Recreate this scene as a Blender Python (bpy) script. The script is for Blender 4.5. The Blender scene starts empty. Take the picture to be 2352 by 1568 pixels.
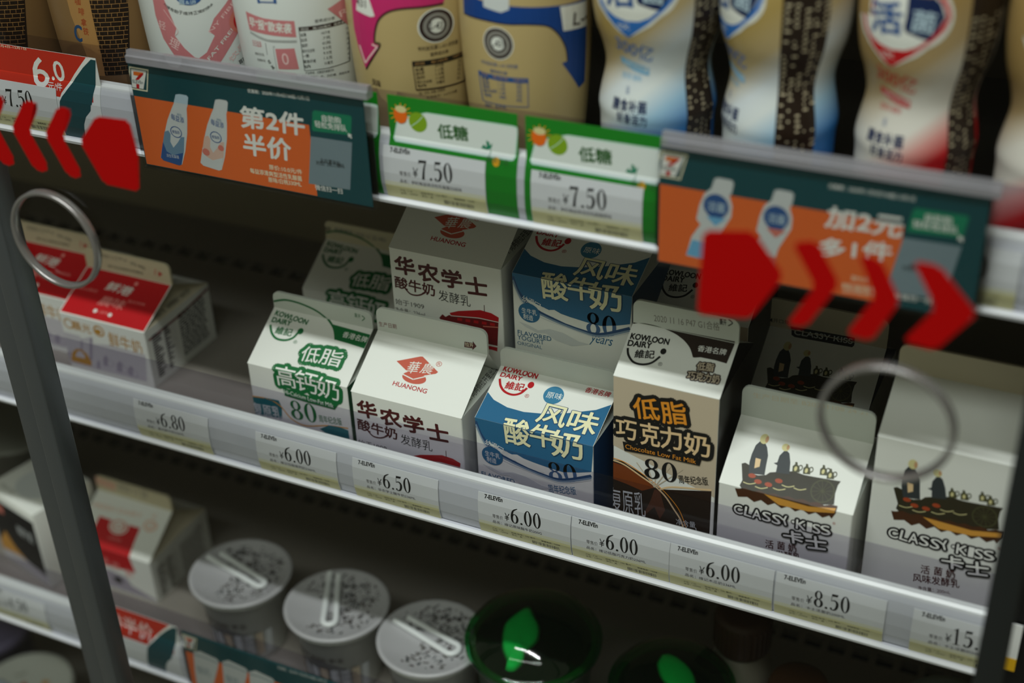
import bpy, bmesh, math, random
from mathutils import Vector, Matrix
random.seed(7)
SC = bpy.context.scene
COL = SC.collection
PI = math.pi

# ---------------------------------------------------------------- camera
yaw, pitch, roll = math.radians(26.67), math.radians(31.98), math.radians(2.405)
fwd = Vector((-math.sin(yaw)*math.cos(pitch), math.cos(yaw)*math.cos(pitch), -math.sin(pitch)))
rgt = Vector((math.cos(yaw), math.sin(yaw), 0.0))
dwn = fwd.cross(rgt)
r2 = rgt*math.cos(roll) + dwn*math.sin(roll)
d2 = -rgt*math.sin(roll) + dwn*math.cos(roll)
cam = bpy.data.cameras.new('camera')
co = bpy.data.objects.new('camera', cam)
COL.objects.link(co)
m = Matrix((r2, -d2, -fwd)).transposed().to_4x4()
m.translation = Vector((0.0, -0.54, 0.508))
co.matrix_world = m
cam.lens = 50.0
cam.sensor_width = 36.0
cam.clip_start = 0.02
cam.clip_end = 50
cam.dof.use_dof = True
cam.dof.focus_distance = 0.765
cam.dof.aperture_fstop = 4.2
SC.camera = co

# ---------------------------------------------------------------- world, lights, exposure
w = bpy.data.worlds.new('shop_air')
SC.world = w
w.use_nodes = True
bg = w.node_tree.nodes['Background']
bg.inputs[0].default_value = (0.85, 0.86, 0.66, 1)
bg.inputs[1].default_value = 0.21

def ceiling_tube(name, loc, sx, sy, power, col, target=None):
    l = bpy.data.lights.new(name, 'AREA')
    l.shape = 'RECTANGLE'; l.size = sx; l.size_y = sy; l.energy = power; l.color = col
    o = bpy.data.objects.new(name, l); COL.objects.link(o); o.location = loc
    if target:
        o.rotation_euler = (Vector(target)-Vector(loc)).to_track_quat('-Z', 'Y').to_euler()
    return o
ceiling_tube('ceiling_tube_near', (-0.35, -0.72, 1.9), 1.5, 0.05, 29.0, (0.96, 0.99, 1.0), (-0.35, -0.02, 0.1))
ceiling_tube('ceiling_tube_far', (-0.2, -1.45, 2.0), 2.2, 0.30, 14.0, (0.95, 1.0, 0.95), (-0.35, 0.0, 0.1))

SC.view_settings.view_transform = 'Standard'
SC.view_settings.look = 'None'
SC.view_settings.gamma = 1.0
SC.view_settings.use_curve_mapping = False
SC.view_settings.exposure = 0.0

# printed artwork, in metres on each panel: t text, d serif digits, p polygon, l line, e ellipse
ART={
'huan':[
('t','生产日期',(.00125,.04343),(.01285,.0441),(.00107,.04663),'darkred',0),
('p',[(.0561,.04597),(.06121,.04625),(.06128,.0475),(.06346,.04463),(.06075,.0415),(.06081,.04265),(.05568,.04226)],'maroon'),
('t','拉开',(.05651,.04297),(.06154,.04345),(.05625,.04566),'cream',0),
('p',[(.01919,.0241),(.032,.03007),(.03341,.0303),(.04596,.02338),(.04512,.02207),(.03341,.01725),(.03216,.01736)],'copper'),
('e',(.03364,.01671),.00745,.00357,'copper',0),
('l',[(.0253,.01743),(.03304,.01576),(.03413,.01602),(.0405,.01936)],.00066,'paper'),
('t','華',(.02693,.01832),(.03396,.0195),(.02752,.02582),'paper',0),
('t','農',(.03513,.02028),(.04229,.02099),(.0361,.02689),'paper',0),
('t','®',(.04293,.02638),(.04646,.02671),(.04263,.0296),'copper',0),
('t','HUANONG',(.02279,.00947),(.04422,.00929),(.02281,.01219),'red',.05),
('t','华',(.00386,-.01586),(.0161,-.01503),(.00311,-.00485),'maroon',.075),
('t','农',(.01844,-.01728),(.0314,-.01657),(.01784,-.00628),'maroon',.075),
('t','学',(.03358,-.01813),(.04599,-.01709),(.03267,-.00725),'maroon',.075),
('t','士',(.04851,-.01926),(.06132,-.0182),(.04763,-.00864),'maroon',.075),
('t','酸牛奶',(.00218,-.02535),(.02783,-.02599),(.00237,-.01779),'maroon',.05),
('l',[(.00887,-.02494),(.01172,-.02753),(.01526,-.02779),(.01839,-.02681),(.0218,-.02453)],.00095,'maroon'),
('t','发酵乳',(.03,-.02787),(.05026,-.02791),(.03001,-.02081),'ink',0),
('t','始于1909',(.00147,-.03653),(.02019,-.03614),(.00139,-.0327),'ink',0),
('t','净含量：236mL',(.00076,-.04216),(.02131,-.04143),(.00063,-.03852),'ink',0),
('p',[(.03645,-.03469),(.0421,-.03218),(.05612,-.02844),(.06293,-.02895),(.0675,-.03077),(.06718,-.0337),(.05486,-.03363),(.03735,-.03614)],'red'),
('l',[(.05876,-.0246),(.05872,-.02918)],.00041,'maroon'),
('p',[(.02959,-.03934),(.0318,-.03656),(.03372,-.03789),(.03636,-.03595),(.03733,-.03656),(.05484,-.03415),(.06716,-.03411),(.06586,-.04971),(.05678,-.04978),(.05594,-.04112),(.04658,-.04016),(.03852,-.04127),(.03003,-.04029)],'brick'),
('p',[(.04132,-.03669),(.04431,-.03653),(.0441,-.03834),(.0411,-.0385)],'red'),
('p',[(.04651,-.03634),(.0495,-.03618),(.04929,-.03798),(.04631,-.03815)],'red'),
('p',[(.05168,-.036),(.05465,-.03584),(.05445,-.03763),(.05148,-.03779)],'red'),
('p',[(.05682,-.03565),(.05977,-.03549),(.05958,-.03728),(.05663,-.03744)],'red'),
('p',[(.06193,-.03531),(.06487,-.03515),(.06469,-.03693),(.06175,-.03709)],'red'),
('l',[(.05735,-.03872),(.06692,-.03724)],.0006,'salmon'),
('p',[(.05671,-.05105),(.06581,-.05077),(.06549,-.05347),(.06176,-.0531),(.05657,-.05382)],'red')],
'green':[
('p',[(.04176,.0363),(.06918,.03511),(.06957,.02577),(.05798,.02665),(.04797,.02709),(.04692,.03006)],'green'),
('l',[(-.00064,.04301),(.00805,.046),(.01584,.0463),(.02339,.04526),(.03076,.04312),(.03719,.03916),(.04405,.0337),(.04817,.02713)],.00126,'green'),
('t','香港名牌',(.05123,.02977),(.06757,.02953),(.05129,.03362),'white',.02),
('t','KOWLOON',(.00262,.03383),(.02575,.0322),(.00285,.03708),'green',.1),
('t','DAIRY',(.0027,.02911),(.01589,.02918),(.00268,.03229),'green',.1),
('l',[(.00307,.027),(.00629,.02228),(.01105,.01936),(.01702,.01956),(.02125,.02217),(.02286,.02611)],.00143,'green'),
('e',(.02402,.02735),.00192,.00206,'green',0),
('t','維記',(.00823,.02218),(.0194,.0226),(.00804,.02717),'green',.045),
('t','®',(.02265,.01882),(.02528,.0188),(.02267,.02114),'green',0),
('t','低',(.03154,.00916),(.04338,.00986),(.03096,.01899),'white',.012,'green',.0026),
('t','脂',(.04396,.01022),(.05812,.01066),(.04364,.02048),'white',.012,'green',.0026),
('t','高',(.01992,-.01023),(.0333,-.00981),(.01949,.00337),'white',.012,'green',.0026),
('t','钙',(.03325,-.01015),(.04779,-.01026),(.03335,.00366),'white',.012,'green',.0026),
('t','奶',(.04772,-.01083),(.06259,-.01103),(.0479,.00274),'white',.012,'green',.0026),
('p',[(.02332,-.01103),(.03036,-.01145),(.04536,-.01255),(.06255,-.01137),(.0582,-.0177),(.0404,-.01751),(.02416,-.01661)],'green'),
('t','Hi-Calcium Low-Fat Milk',(.02413,-.01527),(.05768,-.01673),(.02426,-.01226),'white',0),
('d','80',(.0269,-.03236),(.04513,-.03129),(.02612,-.01903),'green',0),
('t','周年纪念版',(.0464,-.02981),(.0622,-.02822),(.04587,-.02457),'green',.01),
('p',[(-.00053,-.02391),(.0078,-.02231),(.01903,-.02165),(.02056,-.02632),(.0196,-.03455),(-2e-05,-.03637)],'tealart'),
('l',[(-.00071,-.02362),(.01111,-.02258),(.01958,-.02545),(.0263,-.03275),(.03587,-.03528),(.05167,-.03098),(.06606,-.02896)],.00083,'ochre'),
('t','复原乳',(-.00011,-.03697),(.01943,-.03574),(-.00069,-.02776),'palegrey',.02),
('t','≥70%',(.00603,-.02652),(.01629,-.02519),(.00556,-.02288),'tealart',.02),
('p',[(.04577,-.03486),(.05283,-.03032),(.06042,-.02972),(.06589,-.03047),(.06619,-.04113),(.05704,-.04028)],'tealart'),
('t','撕开',(.05648,.04492),(.06049,.04476),(.0566,.04799),'green',0),
('l',[(.06148,.04712),(.06325,.04581),(.06133,.04367)],.00056,'green')],
'greenback':[
('t','〈撕开',(-.00242,.04416),(.00482,.04475),(-.00272,.04786),'ink',.04),
('t','保质期至 2020 11 25 H01',(.00721,.04487),(.04522,.04485),(.00721,.04884),'grey',.03)],
'yog':[
('p',[(-.00021,.01799),(.00561,.01373),(.0149,.01103),(.0251,.01063),(.03623,.0125),(.04902,.01651),(.06289,.02247),(.07019,.02828),(.06996,-.00078),(.06884,-.01709),(.0618,-.01953),(.052,-.02204),(.04347,-.02154),(.03223,-.02028),(.02223,-.01901),(.01557,-.01714),(.00554,-.01394),(.00038,-.00339),(-.0001,.00057)],'blue'),
('l',[(.00044,-.00226),(.00334,-.01042),(.00878,-.01717),(.01672,-.02172),(.02873,-.02508),(.03935,-.02728),(.0519,-.02734),(.06882,-.01969)],.00183,'navy'),
('l',[(.00046,-.00449),(.00418,-.01394),(.01067,-.02042),(.02069,-.024),(.03003,-.02622),(.04066,-.02803),(.05188,-.02848),(.06881,-.02119)],.00113,'greyblue'),
('l',[(.00057,-.00744),(.00536,-.01738),(.01192,-.02272),(.02063,-.02554),(.032,-.02754),(.04196,-.02916),(.05186,-.02963),(.06874,-.02248)],.00064,'palegrey'),
('p',[(.02017,-.01998),(.02225,-.01863),(.02496,-.01801),(.02892,-.01958),(.03422,-.02046),(.03751,-.02177),(.04138,-.02554),(.03805,-.02614),(.03141,-.02506),(.02476,-.0232)],'paper'),
('p',[(.00298,-.03027),(.00811,-.03109),(.01486,-.03335),(.02177,-.03093),(.02985,-.03161),(.03914,-.03497),(.0458,-.03526),(.035,-.03891),(.02559,-.03749),(.0196,-.03426),(.0141,-.03512),(.00733,-.03286)],'palegrey'),
('e',(.03678,.02537),.00574,.00588,'midblue',0),
('t','原味',(.03299,.02279),(.04217,.02331),(.03275,.02705),'white',0),
('t','风',(.03354,.0063),(.04978,.00619),(.03363,.01925),'custard',.035,'navy',.0004),
('t','味',(.05127,.00572),(.06775,.00621),(.05085,.01976),'custard',.035,'navy',.0004),
('t','酸',(.01849,-.01181),(.03334,-.01062),(.01718,.00458),'custard',.035,'navy',.0004),
('t','牛',(.03361,-.00832),(.04836,-.00785),(.03318,.0053),'custard',.035,'navy',.0004),
('t','奶',(.04618,-.01216),(.06447,-.0106),(.0448,.00405),'custard',.035,'navy',.0004),
('t','KOWLOON',(.00245,.03352),(.02313,.03321),(.0025,.03709),'red',.1),
('t','DAIRY',(.00247,.02953),(.01541,.02955),(.00247,.03239),'red',.1),
('l',[(.00308,.02795),(.00557,.02349),(.0095,.0204),(.01455,.01968),(.01839,.02174),(.02062,.02602)],.00138,'red'),
('e',(.02188,.02847),.00181,.00222,'red',0),
('t','維記',(.00834,.02228),(.01912,.02319),(.0079,.02751),'red',.045),
('t','®',(.02138,.01976),(.02389,.01983),(.02131,.0223),'red',0),
('t','香港名牌',(.05227,.03192),(.06665,.03202),(.05279,.03557),'red',.03),
('t','幼',(.00548,-.01646),(.00889,-.01711),(.00619,-.01275),'white',0),
('t','滑',(.00898,-.01709),(.01237,-.01804),(.00998,-.01351),'white',0),
('t','口',(.01235,-.01844),(.01572,-.01969),(.01361,-.01504),'white',0),
('t','感',(.01515,-.01992),(.01851,-.02147),(.01662,-.01673),'white',0),
('e',(.00973,-.02326),.00647,.00608,'blue',0),
('t','生牛乳',(.00522,-.02407),(.01446,-.0241),(.00523,-.02061),'white',0),
('t','制造',(.00604,-.02784),(.01206,-.02809),(.00618,-.02437),'white',0),
('t','FLAVORED',(.00228,-.03876),(.02273,-.03867),(.00227,-.03585),'blue',.02),
('t','YOGURT',(.00196,-.04205),(.01817,-.04202),(.00195,-.03912),'blue',.02),
('t','ORIGINAL',(.00183,-.04561),(.01693,-.04532),(.00179,-.0433),'blue',0)],
'yog80':[
('d','80',(.04426,-.02977),(.06106,-.02733),(.04249,-.01755),'slatenavy',0),
('t','周年纪念版',(.04359,-.03838),(.05998,-.03539),(.04261,-.03303),'blue',.01)],
'yogyears':[
('d','80',(.04371,-.02823),(.06113,-.02794),(.04349,-.01478),'slatenavy',0),
('t','years',(.04523,-.03524),(.0575,-.03534),(.0471,-.02918),'blue',.005)],
'choc':[
('p',[(.0,-.0003),(.057,-.0003),(.057,-.062),(.0,-.044)],'tan'),
('p',[(.00609,.03348),(.01445,.03302),(.03471,.0334),(.05511,.03391),(.05511,.03075),(.05442,.02012),(.0481,.02059),(.0406,.02048),(.03732,.01949),(.03561,.02245),(.03086,.02717),(.02399,.03059),(.01553,.03272)],'choc'),
('l',[(-.00158,.03096),(.00375,.03273),(.0115,.03309),(.01964,.03205),(.02723,.02952),(.03343,.02511),(.03717,.01966)],.00083,'choc'),
('t','香港名牌',(.03776,.02349),(.05256,.02437),(.03755,.02709),'white',.02),
('t','KOWLOON',(.00161,.02247),(.02214,.02352),(.00144,.02583),'ink',.1),
('t','DAIRY',(.00158,.01826),(.01407,.01949),(.00126,.02153),'ink',.1),
('l',[(.0022,.01701),(.00376,.01331),(.00755,.00995),(.01255,.00956),(.01715,.01172),(.02022,.01616)],.00119,'ink'),
('e',(.02092,.01929),.00156,.00177,'ink',0),
('t','維記',(.00745,.01227),(.01751,.01413),(.00659,.01694),'ink',.045),
('t','®',(.02068,.01067),(.02288,.01099),(.02036,.01288),'ink',0),
('t','低脂',(.04062,.01295),(.04921,.01398),(.04007,.01752),'tan',.03,'choc',.0007),
('t','巧克力奶',(.03734,.00695),(.05383,.00808),(.03702,.01167),'tan',.03,'choc',.0007),
('t','2020 11 16 P47 G1合格',(.01165,.03561),(.04684,.03824),(.01128,.0405),'grey',0),
('l',[(.05117,.04596),(.05329,.04435),(.05116,.04218)],.00057,'ink'),
('t','撕开',(.04668,.042),(.05023,.04218),(.0465,.04553),'ink',.02),
('t','低',(.01236,-.02316),(.02628,-.02109),(.01045,-.01032),'orange',.03,'ink',.0023),
('t','脂',(.02775,-.02214),(.04112,-.01962),(.0253,-.00914),'orange',.03,'ink',.0023),
('t','巧',(.00203,-.03793),(.01331,-.03766),(.00174,-.02596),'beige',.03,'ink',.0023),
('t','克',(.0158,-.03868),(.02634,-.03801),(.0149,-.02458),'beige',.03,'ink',.0023),
('t','力',(.02712,-.03779),(.03876,-.03654),(.02566,-.0242),'beige',.03,'ink',.0023),
('t','奶',(.03996,-.0379),(.05364,-.03694),(.03904,-.02476),'beige',.03,'ink',.0023),
('p',[(.00555,-.03983),(.02714,-.03892),(.04922,-.03866),(.04815,-.04353),(.02725,-.04406),(.00659,-.04556)],'ink'),
('t','Chocolate Low Fat Milk',(.00718,-.044),(.0462,-.04284),(.00709,-.04111),'orange',0),
('p',[(-.00189,-.05337),(.00543,-.05326),(.01657,-.05825),(.02468,-.06411),(.0277,-.06522),(.05508,-.05823),(.05508,-.09008),(.04034,-.08997),(-.00206,-.09115)],'choc'),
('p',[(-.00189,-.05502),(.00646,-.0559),(.0166,-.06025),(.0237,-.06524),(.01672,-.0695),(.00755,-.06747),(-.00188,-.06608)],'caramel'),
('p',[(.02373,-.06642),(.02673,-.06647),(.03,-.07865),(.02713,-.08564),(.02394,-.07812),(.01697,-.08763),(.02185,-.07394)],'cocoa'),
('l',[(-.00189,-.05384),(.00594,-.05487),(.01558,-.05972),(.02368,-.06406),(.02979,-.06911),(.03496,-.0765),(.03861,-.082),(.04133,-.08965)],.00093,'beige'),
('l',[(-.00168,-.05237),(.00695,-.05341),(.01656,-.05801),(.02567,-.06346),(.03177,-.06851),(.03794,-.07617),(.04225,-.08692)],.00052,'orange'),
('l',[(.02672,-.06576),(.03163,-.06262),(.03947,-.06049),(.04725,-.05908),(.05504,-.05742)],.00112,'beige'),
('l',[(.0237,-.065),(.01857,-.05825),(.01347,-.05152)],.00052,'tan'),
('l',[(.0237,-.065),(.02079,-.05583),(.0179,-.04674)],.00051,'tan'),
('l',[(.0237,-.065),(.02451,-.05532),(.02532,-.04577)],.00052,'tan'),
('l',[(.0237,-.065),(.0285,-.0559),(.03321,-.04696)],.00051,'tan'),
('l',[(.0237,-.065),(.03149,-.05677),(.03912,-.0487)],.00051,'tan'),
('d','80',(.0181,-.0598),(.03646,-.05857),(.01726,-.04725),'ink',0),
('t','周年纪念版',(.03743,-.05805),(.0534,-.05489),(.03641,-.05289),'ink',.01),
('t','复原乳',(-.0006,-.08847),(.01922,-.08716),(-.00169,-.07204),'palegrey',0),
('t','净含量',(.03652,-.08631),(.04738,-.08527),(.03613,-.08224),'palegrey',0),
('t','236ml',(.03664,-.09068),(.04829,-.08863),(.03602,-.08713),'palegrey',0)],
'classy':[
('p',[(.00825,.01277),(.00993,.01371),(.01253,.01287),(.01332,.00887),(.01806,.00861),(.02175,.00974),(.02335,.01167),(.02756,.01311),(.03461,.01528),(.04011,.01465),(.04682,.01501),(.0584,.01592),(.05756,.01349),(.05742,.00896),(.05838,.00312),(.04642,-.00011),(.03133,-.00054),(.01207,-.00027),(.01065,.00105),(.01121,.00413)],'sepia'),
('p',[(.01387,.02697),(.01231,.02426),(.01174,.01901),(.01185,.01438),(.01329,.00844),(.02117,.00959),(.02048,.01494),(.01994,.02028),(.01826,.02451),(.01651,.02679)],'slate'),
('p',[(.01428,.01755),(.01704,.01742),(.01746,.01331),(.01516,.01187)],'beige'),
('e',(.01571,.02872),.00226,.00282,'straw',0),
('e',(.01702,.0288),.00082,.00182,'skin',0),
('p',[(.02699,.02463),(.0255,.02172),(.02542,.01791),(.02374,.01705),(.02587,.01635),(.02626,.01227),(.03305,.01321),(.03173,.01955),(.02998,.02414),(.02864,.02506)],'slate'),
('e',(.02737,.02685),.002,.00205,'straw',0),
('e',(.02845,.02712),.00066,.00132,'skin',0),
('p',[(.034,.01471),(.03342,.01789),(.0343,.01913),(.03409,.02041),(.03513,.02052),(.03567,.01915),(.0368,.01836),(.03764,.01533)],'olive'),
('e',(.03738,.01793),.00118,.00161,'olive',.6),
('e',(.03523,.01687),.00074,.00129,'straw',0),
('p',[(.03939,.01504),(.03882,.01822),(.0397,.01945),(.0395,.02073),(.04053,.02083),(.04106,.01947),(.04219,.01868),(.04301,.01566)],'olive'),
('e',(.04276,.01825),.00117,.00161,'olive',.6),
('e',(.04062,.01719),.00073,.00129,'straw',0),
('p',[(.04752,.0166),(.04696,.01976),(.04784,.02099),(.04764,.02227),(.04867,.02237),(.04919,.02101),(.0503,.02022),(.05111,.01721)],'olive'),
('e',(.05087,.01979),.00116,.00161,'olive',.6),
('e',(.04874,.01874),.00073,.00128,'straw',0),
('p',[(.05133,.01554),(.05079,.01869),(.05166,.01992),(.05147,.02119),(.05249,.02129),(.05301,.01994),(.05411,.01915),(.05491,.01615)],'olive'),
('e',(.05468,.01872),.00116,.0016,'olive',.6),
('e',(.05256,.01767),.00073,.00128,'straw',0),
('e',(.0512,.00852),.00591,.00619,'olive',.9),
('l',[(.04574,.00707),(.0512,.00852),(.05663,.00997)],.00029,'olive'),
('l',[(.0457,.01008),(.0512,.00852),(.05666,.00698)],.00029,'olive'),
('l',[(.04711,.01268),(.0512,.00852),(.05525,.0044)],.00029,'olive'),
('l',[(.04961,.01418),(.0512,.00852),(.05278,.00291)],.00029,'olive'),
('l',[(.05253,.01417),(.0512,.00852),(.04988,.0029)],.00029,'olive'),
('l',[(.05508,.01268),(.0512,.00852),(.04732,.00437)],.00029,'olive'),
('e',(.01522,.00769),.00194,.00122,'rust',0),
('e',(.02447,.00513),.00191,.00121,'rust',0),
('e',(.02891,.00838),.00191,.00121,'rust',0),
('e',(.01901,.00535),.00192,.00121,'rust',0),
('l',[(.01185,.00329),(.01506,.00297),(.01815,.00429)],.00045,'straw'),
('l',[(.01829,.0025),(.02147,.00218),(.02455,.0035)],.00044,'straw'),
('l',[(.03092,.00668),(.03406,.00635),(.03712,.00766)],.00044,'straw'),
('l',[(.03702,.00664),(.04014,.00632),(.04318,.00762)],.00044,'straw'),
('l',[(.02709,.004),(.03024,.00369),(.03331,.00499)],.00044,'straw'),
('p',[(.0086,-.00103),(.01054,-.00082),(.01405,.00058),(.01797,-.00037),(.02137,.00095),(.02532,6e-05),(.02863,.00132),(.03254,.00043),(.03584,.00168),(.03972,.00079),(.04299,.00204),(.04684,.00115),(.05009,.00239),(.05391,.00151),(.05714,.00275),(.0603,.00283),(.06025,-.00094),(.05838,-.00509),(.05713,-.00351),(.0539,-.0058),(.05029,-.00369),(.04701,-.00599),(.04339,-.00387),(.04008,-.00618),(.03644,-.00405),(.03309,-.00637),(.02943,-.00424),(.02604,-.00657),(.02237,-.00442),(.01894,-.00676),(.01525,-.00461),(.01041,-.006)],'umber'),
('p',[(.02365,-6e-05),(.04648,-.00103),(.05978,.00148),(.05953,-.00117),(.04673,-.00424),(.0316,-.0047)],'ochre'),
('t','C',(.00916,-.01716),(.01354,-.01656),(.00841,-.01171),'white',.03,'ink',.001),
('t','L',(.01417,-.01656),(.01795,-.01691),(.01471,-.01076),'white',.03,'ink',.001),
('t','A',(.01858,-.01691),(.02318,-.01681),(.01845,-.01104),'white',.03,'ink',.001),
('t','S',(.0238,-.0168),(.02822,-.01675),(.02373,-.01095),'white',.03,'ink',.001),
('t','S',(.02884,-.01675),(.03325,-.01688),(.02901,-.01093),'white',.03,'ink',.001),
('t','Y',(.03386,-.01688),(.03828,-.01527),(.03194,-.01162),'white',.03,'ink',.001),
('e',(.03958,-.01314),.00071,.00085,'white',0),
('e',(.03958,-.01314),.00126,.0015,'ink',.6),
('t','K',(.04128,-.01662),(.04623,-.01656),(.04121,-.01082),'white',.03,'ink',.001),
('t','I',(.04683,-.01656),(.04926,-.01654),(.04678,-.01078),'white',.03,'ink',.001),
('t','S',(.04986,-.01654),(.05376,-.01623),(.0494,-.01077),'white',.03,'ink',.001),
('t','S',(.05437,-.01623),(.05902,-.01529),(.05323,-.01061),'white',.03,'ink',.001),
('t','卡',(.036,-.02686),(.04604,-.02531),(.03487,-.01954),'white',.05,'ink',.0011),
('t','士',(.04769,-.02691),(.05781,-.02511),(.04634,-.0193),'white',.05,'ink',.0011),
('t','®',(.0592,-.00859),(.06068,-.0085),(.0591,-.00694),'rust',0),
('t','活',(.02648,-.03412),(.03077,-.03379),(.02608,-.02891),'maroon',.03),
('t','菌',(.03268,-.03305),(.03656,-.03285),(.03241,-.02786),'maroon',.03),
('t','奶',(.03847,-.03241),(.0427,-.03208),(.03807,-.02724),'maroon',.03),
('t','风味发酵乳',(.02354,-.04047),(.04554,-.03724),(.0228,-.03546),'maroon',.03),
('t','净含量：200mL',(.02634,-.04494),(.0419,-.04265),(.02597,-.04241),'maroon',0)],
'classyback':[
('p',[(.01419,.04212),(.05074,.04301),(.05111,.03743),(.05032,.03605),(.0179,.03515),(.01581,.03613)],'badge'),
('t','CLASSY·KISS',(.01695,.03664),(.04982,.03797),(.01679,.04059),'palegrey',.02),
('t','◀开口处',(.00123,.04212),(.0136,.04297),(.00105,.04479),'ink',.01)],
'classydate':[
('t','生产日期至 B20201108 24 21',(.0058,.05162),(.06413,.05591),(.00556,.05487),'faint',0)],
'red':[
('p',[(.0008,.001),(.0686,.001),(.0686,.0375),(.0008,.0375)],'scarlet'),
('t','20201117',(.01167,.04813),(.02807,.04778),(.01173,.05107),'greytxt',0),
('t','P7 合格',(.02928,.04889),(.04983,.04529),(.02973,.05146),'greytxt',0),
('t','请于此日期前饮用最佳',(.01822,.0414),(.04716,.04161),(.01821,.04324),'ink',.01),
('p',[(.06026,.04676),(.06352,.04536),(.0596,.04264)],'scarlet'),
('l',[(.0581,.04804),(.05693,.0433)],.0008,'salmon'),
('t','鲜',(.02299,.02358),(.03242,.02368),(.02426,.03031),'white',.03),
('t','港',(.03297,.02324),(.04338,.02284),(.03461,.03007),'white',.03),
('e',(.04366,.03289),.00146,.00146,'blush',0),
('t','晨',(.02386,.01199),(.03347,.01191),(.02531,.01893),'blush',.03),
('t','味',(.03388,.01248),(.04387,.01194),(.03568,.01951),'blush',.03),
('t','匠心鲜奶',(.00499,.01999),(.01905,.02001),(.00499,.02216),'blush',0),
('t','港式风味',(.04497,.01835),(.05863,.01858),(.04493,.02049),'blush',0),
('e',(.02593,.00715),.00146,.00144,'white',0),
('e',(.0382,.00671),.00144,.00142,'white',0),
('t','1979',(.02949,.00604),(.03621,.00624),(.02943,.00801),'blush',0),
('e',(.00668,-.00714),.00403,.00391,'gold',.75),
('t','晨光',(.00961,-.01095),(.02483,-.01117),(.00971,-.00391),'gold',.02),
('e',(.03151,-.00731),.00455,.00423,'gold',.72),
('e',(.03091,-.0078),.00248,.00193,'gold',0),
('t','鲜牛奶',(.03829,-.01695),(.06478,-.01863),(.03901,-.00554),'gold',.01),
('t','FRESH MILK',(.03954,-.02592),(.0634,-.02505),(.03948,-.02422),'tan',0),
('p',[(-.00084,-.01471),(.01324,-.01504),(.01574,-.01671),(.02226,-.01383),(.02302,-.0186),(.03894,-.01617),(.06699,-.01703),(.06381,-.03852),(-.00278,-.03945)],'lavgrey'),
('p',[(.01152,-.02861),(.0138,-.01942),(.01523,-.01683),(.01546,-.01903),(.01294,-.02918)],'mauve'),
('p',[(.01787,-.03256),(.02199,-.01569),(.0239,-.013),(.02465,-.01507),(.02033,-.03288)],'mauve'),
('p',[(.02889,-.03444),(.03038,-.02815),(.03299,-.02525),(.03447,-.02716),(.03277,-.0344)],'mauve'),
('p',[(-.00202,-.03648),(-.00088,-.03205),(.00133,-.02922),(.00228,-.03129),(.00091,-.03669)],'mauve'),
('p',[(.03953,-.03639),(.04097,-.03011),(.04405,-.02709),(.04603,-.02887),(.04439,-.0361)],'mauve'),
('p',[(.04882,-.03682),(.05,-.03152),(.05274,-.02857),(.05441,-.03042),(.05304,-.03668)],'mauve'),
('p',[(.02275,-.0378),(.02381,-.0334),(.02593,-.0306),(.0269,-.03265),(.02562,-.03801)],'mauve'),
('p',[(.00169,-.03558),(.00411,-.02993),(.00851,-.02613),(.01255,-.02562),(.01678,-.02825),(.01927,-.03406),(.01843,-.03748),(.00171,-.03742)],'gold'),
('p',[(.00587,-.03272),(.00907,-.02782),(.01219,-.02707),(.01475,-.03057),(.01375,-.03265)],'lavgrey'),
('e',(.03447,-.03125),.00398,.00298,'mauve',.85),
('e',(.04555,-.03307),.00396,.00296,'mauve',.85),
('e',(.05376,-.03467),.00393,.00295,'mauve',.85)],
'redside':[
('l',[(.00301,-.00745),(.03418,-.00675),(.06798,-.00364)],.00176,'darkred'),
('l',[(.006,-.006),(.03,-.006)],.0004,'lavgrey'),
('l',[(.006,-.0068000000000000005),(.011427787762551348,-.0068000000000000005)],.0011,'ink'),
('l',[(.018,-.0068000000000000005),(.023265375351775707,-.0068000000000000005)],.0011,'ink'),
('l',[(.034,-.006),(.03647982066619232,-.006)],.0012,'ink'),
('l',[(.03737982066619232,-.006),(.0407955008205771,-.006)],.0012,'ink'),
('l',[(.041695500820577096,-.006),(.045198382037009315,-.006)],.0012,'ink'),
('l',[(.04609838203700931,-.006),(.04736049747396857,-.006)],.0012,'ink'),
('l',[(.048260497473968565,-.006),(.049313169440188064,-.006)],.0012,'ink'),
('l',[(.05021316944018806,-.006),(.0545630457685739,-.006)],.0012,'ink'),
('l',[(.0554630457685739,-.006),(.05750046182588593,-.006)],.0012,'ink'),
('l',[(.05840046182588593,-.006),(.06033778567007272,-.006)],.0012,'ink'),
('l',[(.006,-.0079),(.03,-.0079)],.0004,'lavgrey'),
('l',[(.006,-.008700000000000001),(.015973869013062778,-.008700000000000001)],.0011,'ink'),
('l',[(.018,-.008700000000000001),(.022821581045134685,-.008700000000000001)],.0011,'ink'),
('l',[(.034,-.0079),(.03834584580509756,-.0079)],.0012,'ink'),
('l',[(.03924584580509756,-.0079),(.0421512586398949,-.0079)],.0012,'ink'),
('l',[(.043051258639894896,-.0079),(.04660753120207154,-.0079)],.0012,'ink'),
('l',[(.047507531202071546,-.0079),(.04910999689816564,-.0079)],.0012,'ink'),
('l',[(.05000999689816564,-.0079),(.05354943953130639,-.0079)],.0012,'ink'),
('l',[(.0544494395313064,-.0079),(.058921620759879584,-.0079)],.0012,'ink'),
('l',[(.05982162075987958,-.0079),(.062,-.0079)],.0012,'ink'),
('l',[(.006,-.0098),(.03,-.0098)],.0004,'lavgrey'),
('l',[(.006,-.0106),(.014447511137208942,-.0106)],.0011,'ink'),
('l',[(.018,-.0106),(.02402846885221755,-.0106)],.0011,'ink'),
('l',[(.034,-.0098),(.03525612575290799,-.0098)],.0012,'ink'),
('l',[(.03615612575290799,-.0098),(.04018904673805526,-.0098)],.0012,'ink'),
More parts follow.
